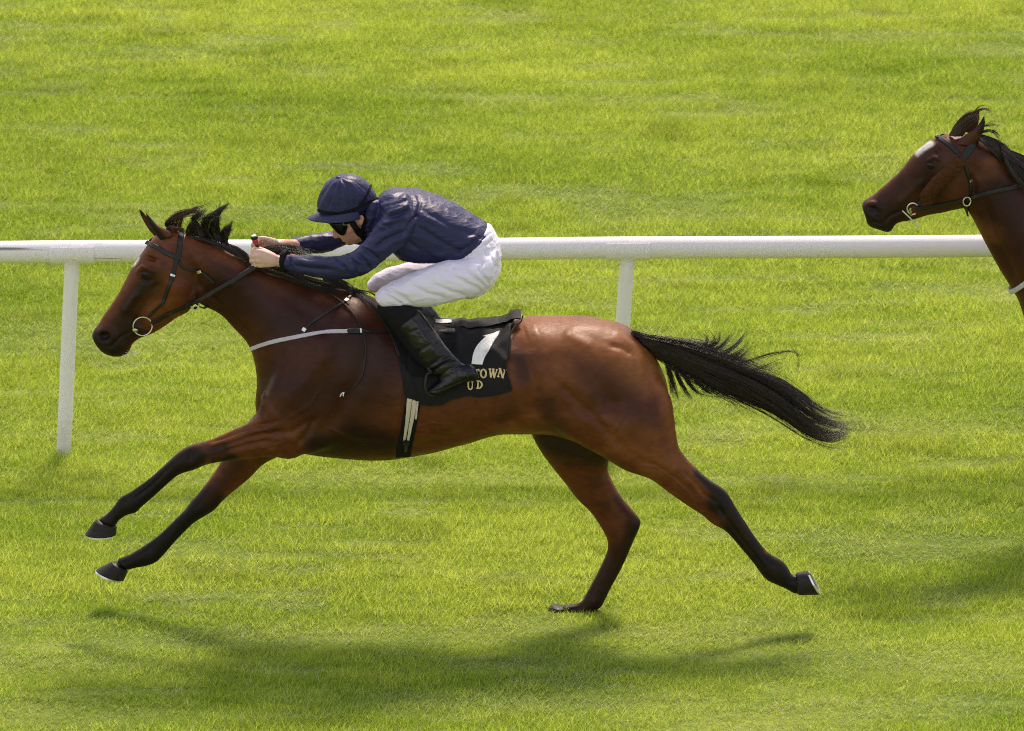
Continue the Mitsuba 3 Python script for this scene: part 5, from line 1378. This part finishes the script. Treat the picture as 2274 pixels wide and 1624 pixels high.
for sg in (-1, 1):
    s2.capsules([q4(130, 760, .040 * sg), q4(190, 775, .048 * sg), q4(212, 810, .050 * sg)], [.010, .012, .010])
    s2.capsules([q4(150, 822, .075 * sg), q4(158, 806, .046 * sg), q4(178, 796, .040 * sg)], [.018, .014, .010], cut=True)
body2 = s2.mesh(.0075, 8)
del s2
G2H = [(F4, [(840, 620), (835, 700), (780, 770)], 5, -.005, 0), (F4, [(520, 600), (420, 700), (340, 770)], 7, -.005, 0), (F4, [(560, 700), (480, 760), (400, 820)], 8, .006, 0), (F4, [(380, 815), (290, 850), (215, 915), (140, 890)], 2.8, .005, 0),
       (F4, [(545, 470), (590, 440), (640, 460)], 4, -.006, 0), (F4, [(600, 400), (640, 380)], 9, .008, 0), (F4, [(850, 560), (880, 640), (870, 720)], 6, .006, 0), (F4, [(960, 760), (1000, 940), (1080, 1140), (1180, 1320)], 9, .008, 0), (F4, [(940, 380), (1050, 520), (1150, 640)], 20, -.006, 0)]
relief(body2, Y2, G2H, 1.6)
DK = (.085, .026, .011)
SP2 = [(F4, [(240, 930), (170, 880), (130, 800)], 34, 26, (0.0132, 0.0086, 0.0079), .95, 0), (F4, [(330, 800), (420, 700), (560, 620), (640, 520)], 34, 30, (0.0132, 0.0053, 0.0040), .85, 0), (F4, [(583, 502)], 17, 8, (0.0079, 0.0059, 0.0053), .9, 0), (F4, [(120, 745), (240, 650), (380, 520), (460, 430)], 8, 9, (0.0990, 0.0330, 0.0112), .75, 0),
       (F4, [(572, 345), (520, 378), (480, 412)], 6.0, 4.0, (.60, .56, .53), .9, 0), (F4, [(158, 806)], 9, 4, (0.0792, 0.0231, 0.0172), .9, 0), (F4, [(720, 500), (760, 640)], 30, 25, (0.0858, 0.0297, 0.0119), .6, 0),  # first tone: forehead star mixed with a painted specular highlight
       (F4, [(1050, 700), (1200, 1000)], 60, 50, (0.0158, 0.0043, 0.0033), .8, 0)]
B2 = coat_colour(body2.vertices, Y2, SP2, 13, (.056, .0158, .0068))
ears2 = [ear(F4, [(944, 149, 949, 152), (915, 198, 953, 205), (880, 240, 942, 255), (832, 272, 925, 300), (785, 305, 892, 340), (748, 345, 850, 372)], Y2 - .055), ear(F4, [(905, 115, 912, 120), (880, 140, 913, 160), (850, 170, 905, 205), (820, 205, 890, 240), (780, 245, 860, 280)], Y2 + .055, side=1)]
ec = []
for k, e in enumerate(ears2):
    d, _ = dist_polyline(proj(e.vertices), F4([(946, 155), (945, 190), (925, 260)]))
    ec.append(lerp3(np.tile(np.array((.060, .020, .009)), (len(d), 1)), (.014, .009, .008), 1 - sstep(5, 12, d)))
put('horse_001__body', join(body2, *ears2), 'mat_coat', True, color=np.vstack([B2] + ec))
tag('horse_001', 'dark bay horse entering at the right edge, only head and neck in view', 'horse')
sf2 = Surf(body2)
e2, _ = sf2.at(F4([(583, 502)]))
for sg in (1, -1):
    e = E.copy()
    e.apply_translation([e2[0][0], Y2 + sg * (e2[0][1] + .0095 - Y2), e2[0][2]])
    put('horse_001__eye', e, 'mat_eye', True)
for i, h in enumerate(HOOVES1):
    if i < 2:
        fr_ = h[6]
        h = (*h[:6], lambda q_, fr_=fr_, a_=(SW_N, SW_F)[i]: swing((np.hstack([fr_(q_)] * 2), 0, 0), ELBOW, a_, (30, 0))[0][:, :2])
    b, sh_ = hoof(*h)
    b.apply_translation(SH)
    sh_.apply_translation(SH)
    k2 = put('horse_001__hoof', b, 'mat_hoof', 30)
    put(k2 + '__shoe', sh_, 'mat_shoe', 30)


def g4(line, y):
    p = F4(line)
    return unproj(p[:, 0], p[:, 1], Y2 + y)


hair = [strands([g4([(700, 285), (735, 225), (790, 165), (860, 122), (905, 118)], -.02), g4([(740, 290), (790, 230), (840, 180), (890, 150), (912, 160)], -.04), g4([(790, 290), (840, 230), (885, 190), (905, 185)], -.03)], 420, .0011, .004, 10, 201, 10, .5, .006),
        strands([g4([(840, 150), (890, 105), (930, 70), (965, 72), (972, 95)], -.02), g4([(860, 140), (910, 110), (960, 95), (1000, 130), (998, 160)], 0)], 40, .0009, .004, 14, 202, 5, .7, .006)]
put('horse_001__forelock', join(*hair), 'mat_hair_brown', True)
mn = [strands([g4([(880, 290), (940, 285), (1010, 310), (1080, 345), (1140, 400)], -.02), g4([(900, 310), (960, 325), (1040, 390), (1090, 450), (1135, 520)], -.05), g4([(920, 320), (980, 370), (1050, 450), (1110, 540), (1150, 610)], -.07)], 600, .0014, .005, 10, 211, 16, .5, .008),
      strands([g4([(1060, 350), (1130, 400), (1200, 430), (1300, 480), (1420, 560)], -.03), g4([(1080, 420), (1160, 480), (1240, 560), (1340, 650)], -.08), g4([(1100, 470), (1150, 560), (1200, 630), (1300, 720)], -.10)], 600, .0014, .006, 10, 212, 14, .5, .010),
      strands([g4([(1250, 480), (1420, 600), (1600, 740), (1800, 900)], -.05), g4([(1280, 560), (1420, 680), (1580, 820), (1760, 950)], -.10)], 220, .0018, .006, 9, 213, 14, .5, .010),
      strands([g4([(925, 255), (980, 245), (1040, 265), (1078, 310)], -.01), g4([(930, 270), (985, 262), (1030, 285), (1060, 320)], -.03)], 26, .0011, .003, 10, 214, 3, .7, .004),
      strands([g4([(950, 215), (1000, 190), (1060, 188)], 0), g4([(940, 225), (1010, 222), (1080, 240)], 0)], 16, .0008, .004, 9, 215, 4, .6, .004)]
put('horse_001__mane', join(*mn), 'mat_hair', True)
t2 = trimesh.Trimesh(tail[2].vertices + SH, tail[2].faces, process=False)
t2 = join(t2, *[trimesh.Trimesh(k.vertices + SH, k.faces, process=False) for k in tail[3:9]])
put('horse_001__tail', t2, 'mat_hair', True)
# its bridle
put_both('bridle_001__browband', strap_on(sf2, F4, [(606, 292), (640, 312), (700, 355), (765, 412)], .020, .004, .003), 'mat_strap', True, mid=Y2)
put_both('bridle_001__headpiece', strap_on(sf2, F4, [(885, 320), (850, 375), (815, 425), (785, 455)], .034, .004, .003), 'mat_strap', True, mid=Y2)
put_both('bridle_001__throatlatch', strap_on(sf2, F4, [(800, 445), (822, 530), (842, 600), (848, 680), (842, 740)], .015, .004, .003), 'mat_strap', True, mid=Y2)
put('bridle_001__buckle', ribbon(*sf2.at(F4([(842, 600), (846, 614)]), .009), .020, .003), 'mat_steel', 30)
s = Solid(.0045, q4(440, 860, -.25), q4(880, 400, .02))
cp, cn = sf2.at(resample(F4([(785, 465), (720, 530), (640, 600), (575, 670), (520, 728)]), 18), .006)
s.capsules(cp, np.array([.020, .027, .031, .033, .034, .034, .034, .034, .034, .034, .034, .034, .034, .034, .034, .032, .028, .020]) * .92)
fl_ = s.mesh(.005, 3)
nz = meshkit.fbm(fl_.vertices * 95, 3, 44) - .5
fl_.vertices = fl_.vertices + fl_.vertex_normals * (.012 * nz)[:, None]
scene['mat_fleece'] = principled(mikit.proc(lambda p, n, uv: mikit.mix((.034, .0125, .005), (.092, .038, .015), mikit.fbm(p.x * 110, p.y * 110, p.z * 110, 3))), .95, .1, sheen=.6)
put('bridle_001__cheek_fleece', fl_, 'mat_fleece', True)
tag('bridle_001__cheek_fleece', 'brown sheepskin roll on the cheekpiece')
put_both('bridle_001__cheekpiece', strap_on(sf2, F4, [(535, 715), (500, 755), (465, 785)], .018, .004, .003), 'mat_strap', True, mid=Y2)
br_, _ = sf2.at(F4([(447, 800)]), .012)
a = np.linspace(math.radians(35), math.radians(300), 30)
arc = br_[0] + np.stack([np.cos(a) * .024, a * 0 - .002, np.sin(a) * .025], -1)
put('bridle_001__bit_ring', tube(arc, .0042, 8), 'mat_steel', True)
put('bridle_001__bit_bar', tube(np.array([q4(368, 818, -.070), q4(420, 866, -.076), q4(488, 936, -.078)]), .0036, 8), 'mat_steel', True)
put('bridle_001__bit', tube(np.array([q4(425, 800, -.075), q4(430, 838, -.070), q4(438, 860, 0), q4(430, 838, .07)]), .0058, 8), 'mat_steel', True)
P, N = sf2.at(resample(F4([(470, 805), (560, 790), (680, 768), (800, 742)]), 30), .005)
rA = ribbon(P, N, .019, .004)
P, N = sf2.at(resample(F4([(815, 738), (900, 712), (1000, 684), (1120, 660), (1240, 640), (1500, 640)]), 40), .008)
for _ in range(6):
    P[1:-1] = .25 * P[:-2] + .5 * P[1:-1] + .25 * P[2:]
for piece in (rA, ribbon(P, N, .019, .004),):
    put_both('bridle_001__rein', piece, 'mat_strap', True, mid=Y2)
put('bridle_001__martingale_ring', ring(sf2.at(F4([(815, 742)]), .012)[0][0], .0165, .0032, (0, 0, .2), 1.15), 'mat_steel', True)
put('bridle_001__martingale', strap_on(sf2, F4, [(808, 770), (825, 800), (840, 850)], .022, .005, .004, 16), 'mat_strap', True)
tag('bridle_001', 'black bridle with brown sheepskin cheekpieces on the following horse', 'bridle')
put_both('breast_girth_001__chest_band', strap_on(sf2, F4, [(1132, 1394), (1180, 1372), (1240, 1330), (1340, 1270), (1480, 1220), (1650, 1195)], .022, .004, .003, 50), 'mat_elastic', True, mid=Y2)
tag('breast_girth_001', 'grey breast strap on the following horse, cut by the right edge', 'breast strap')
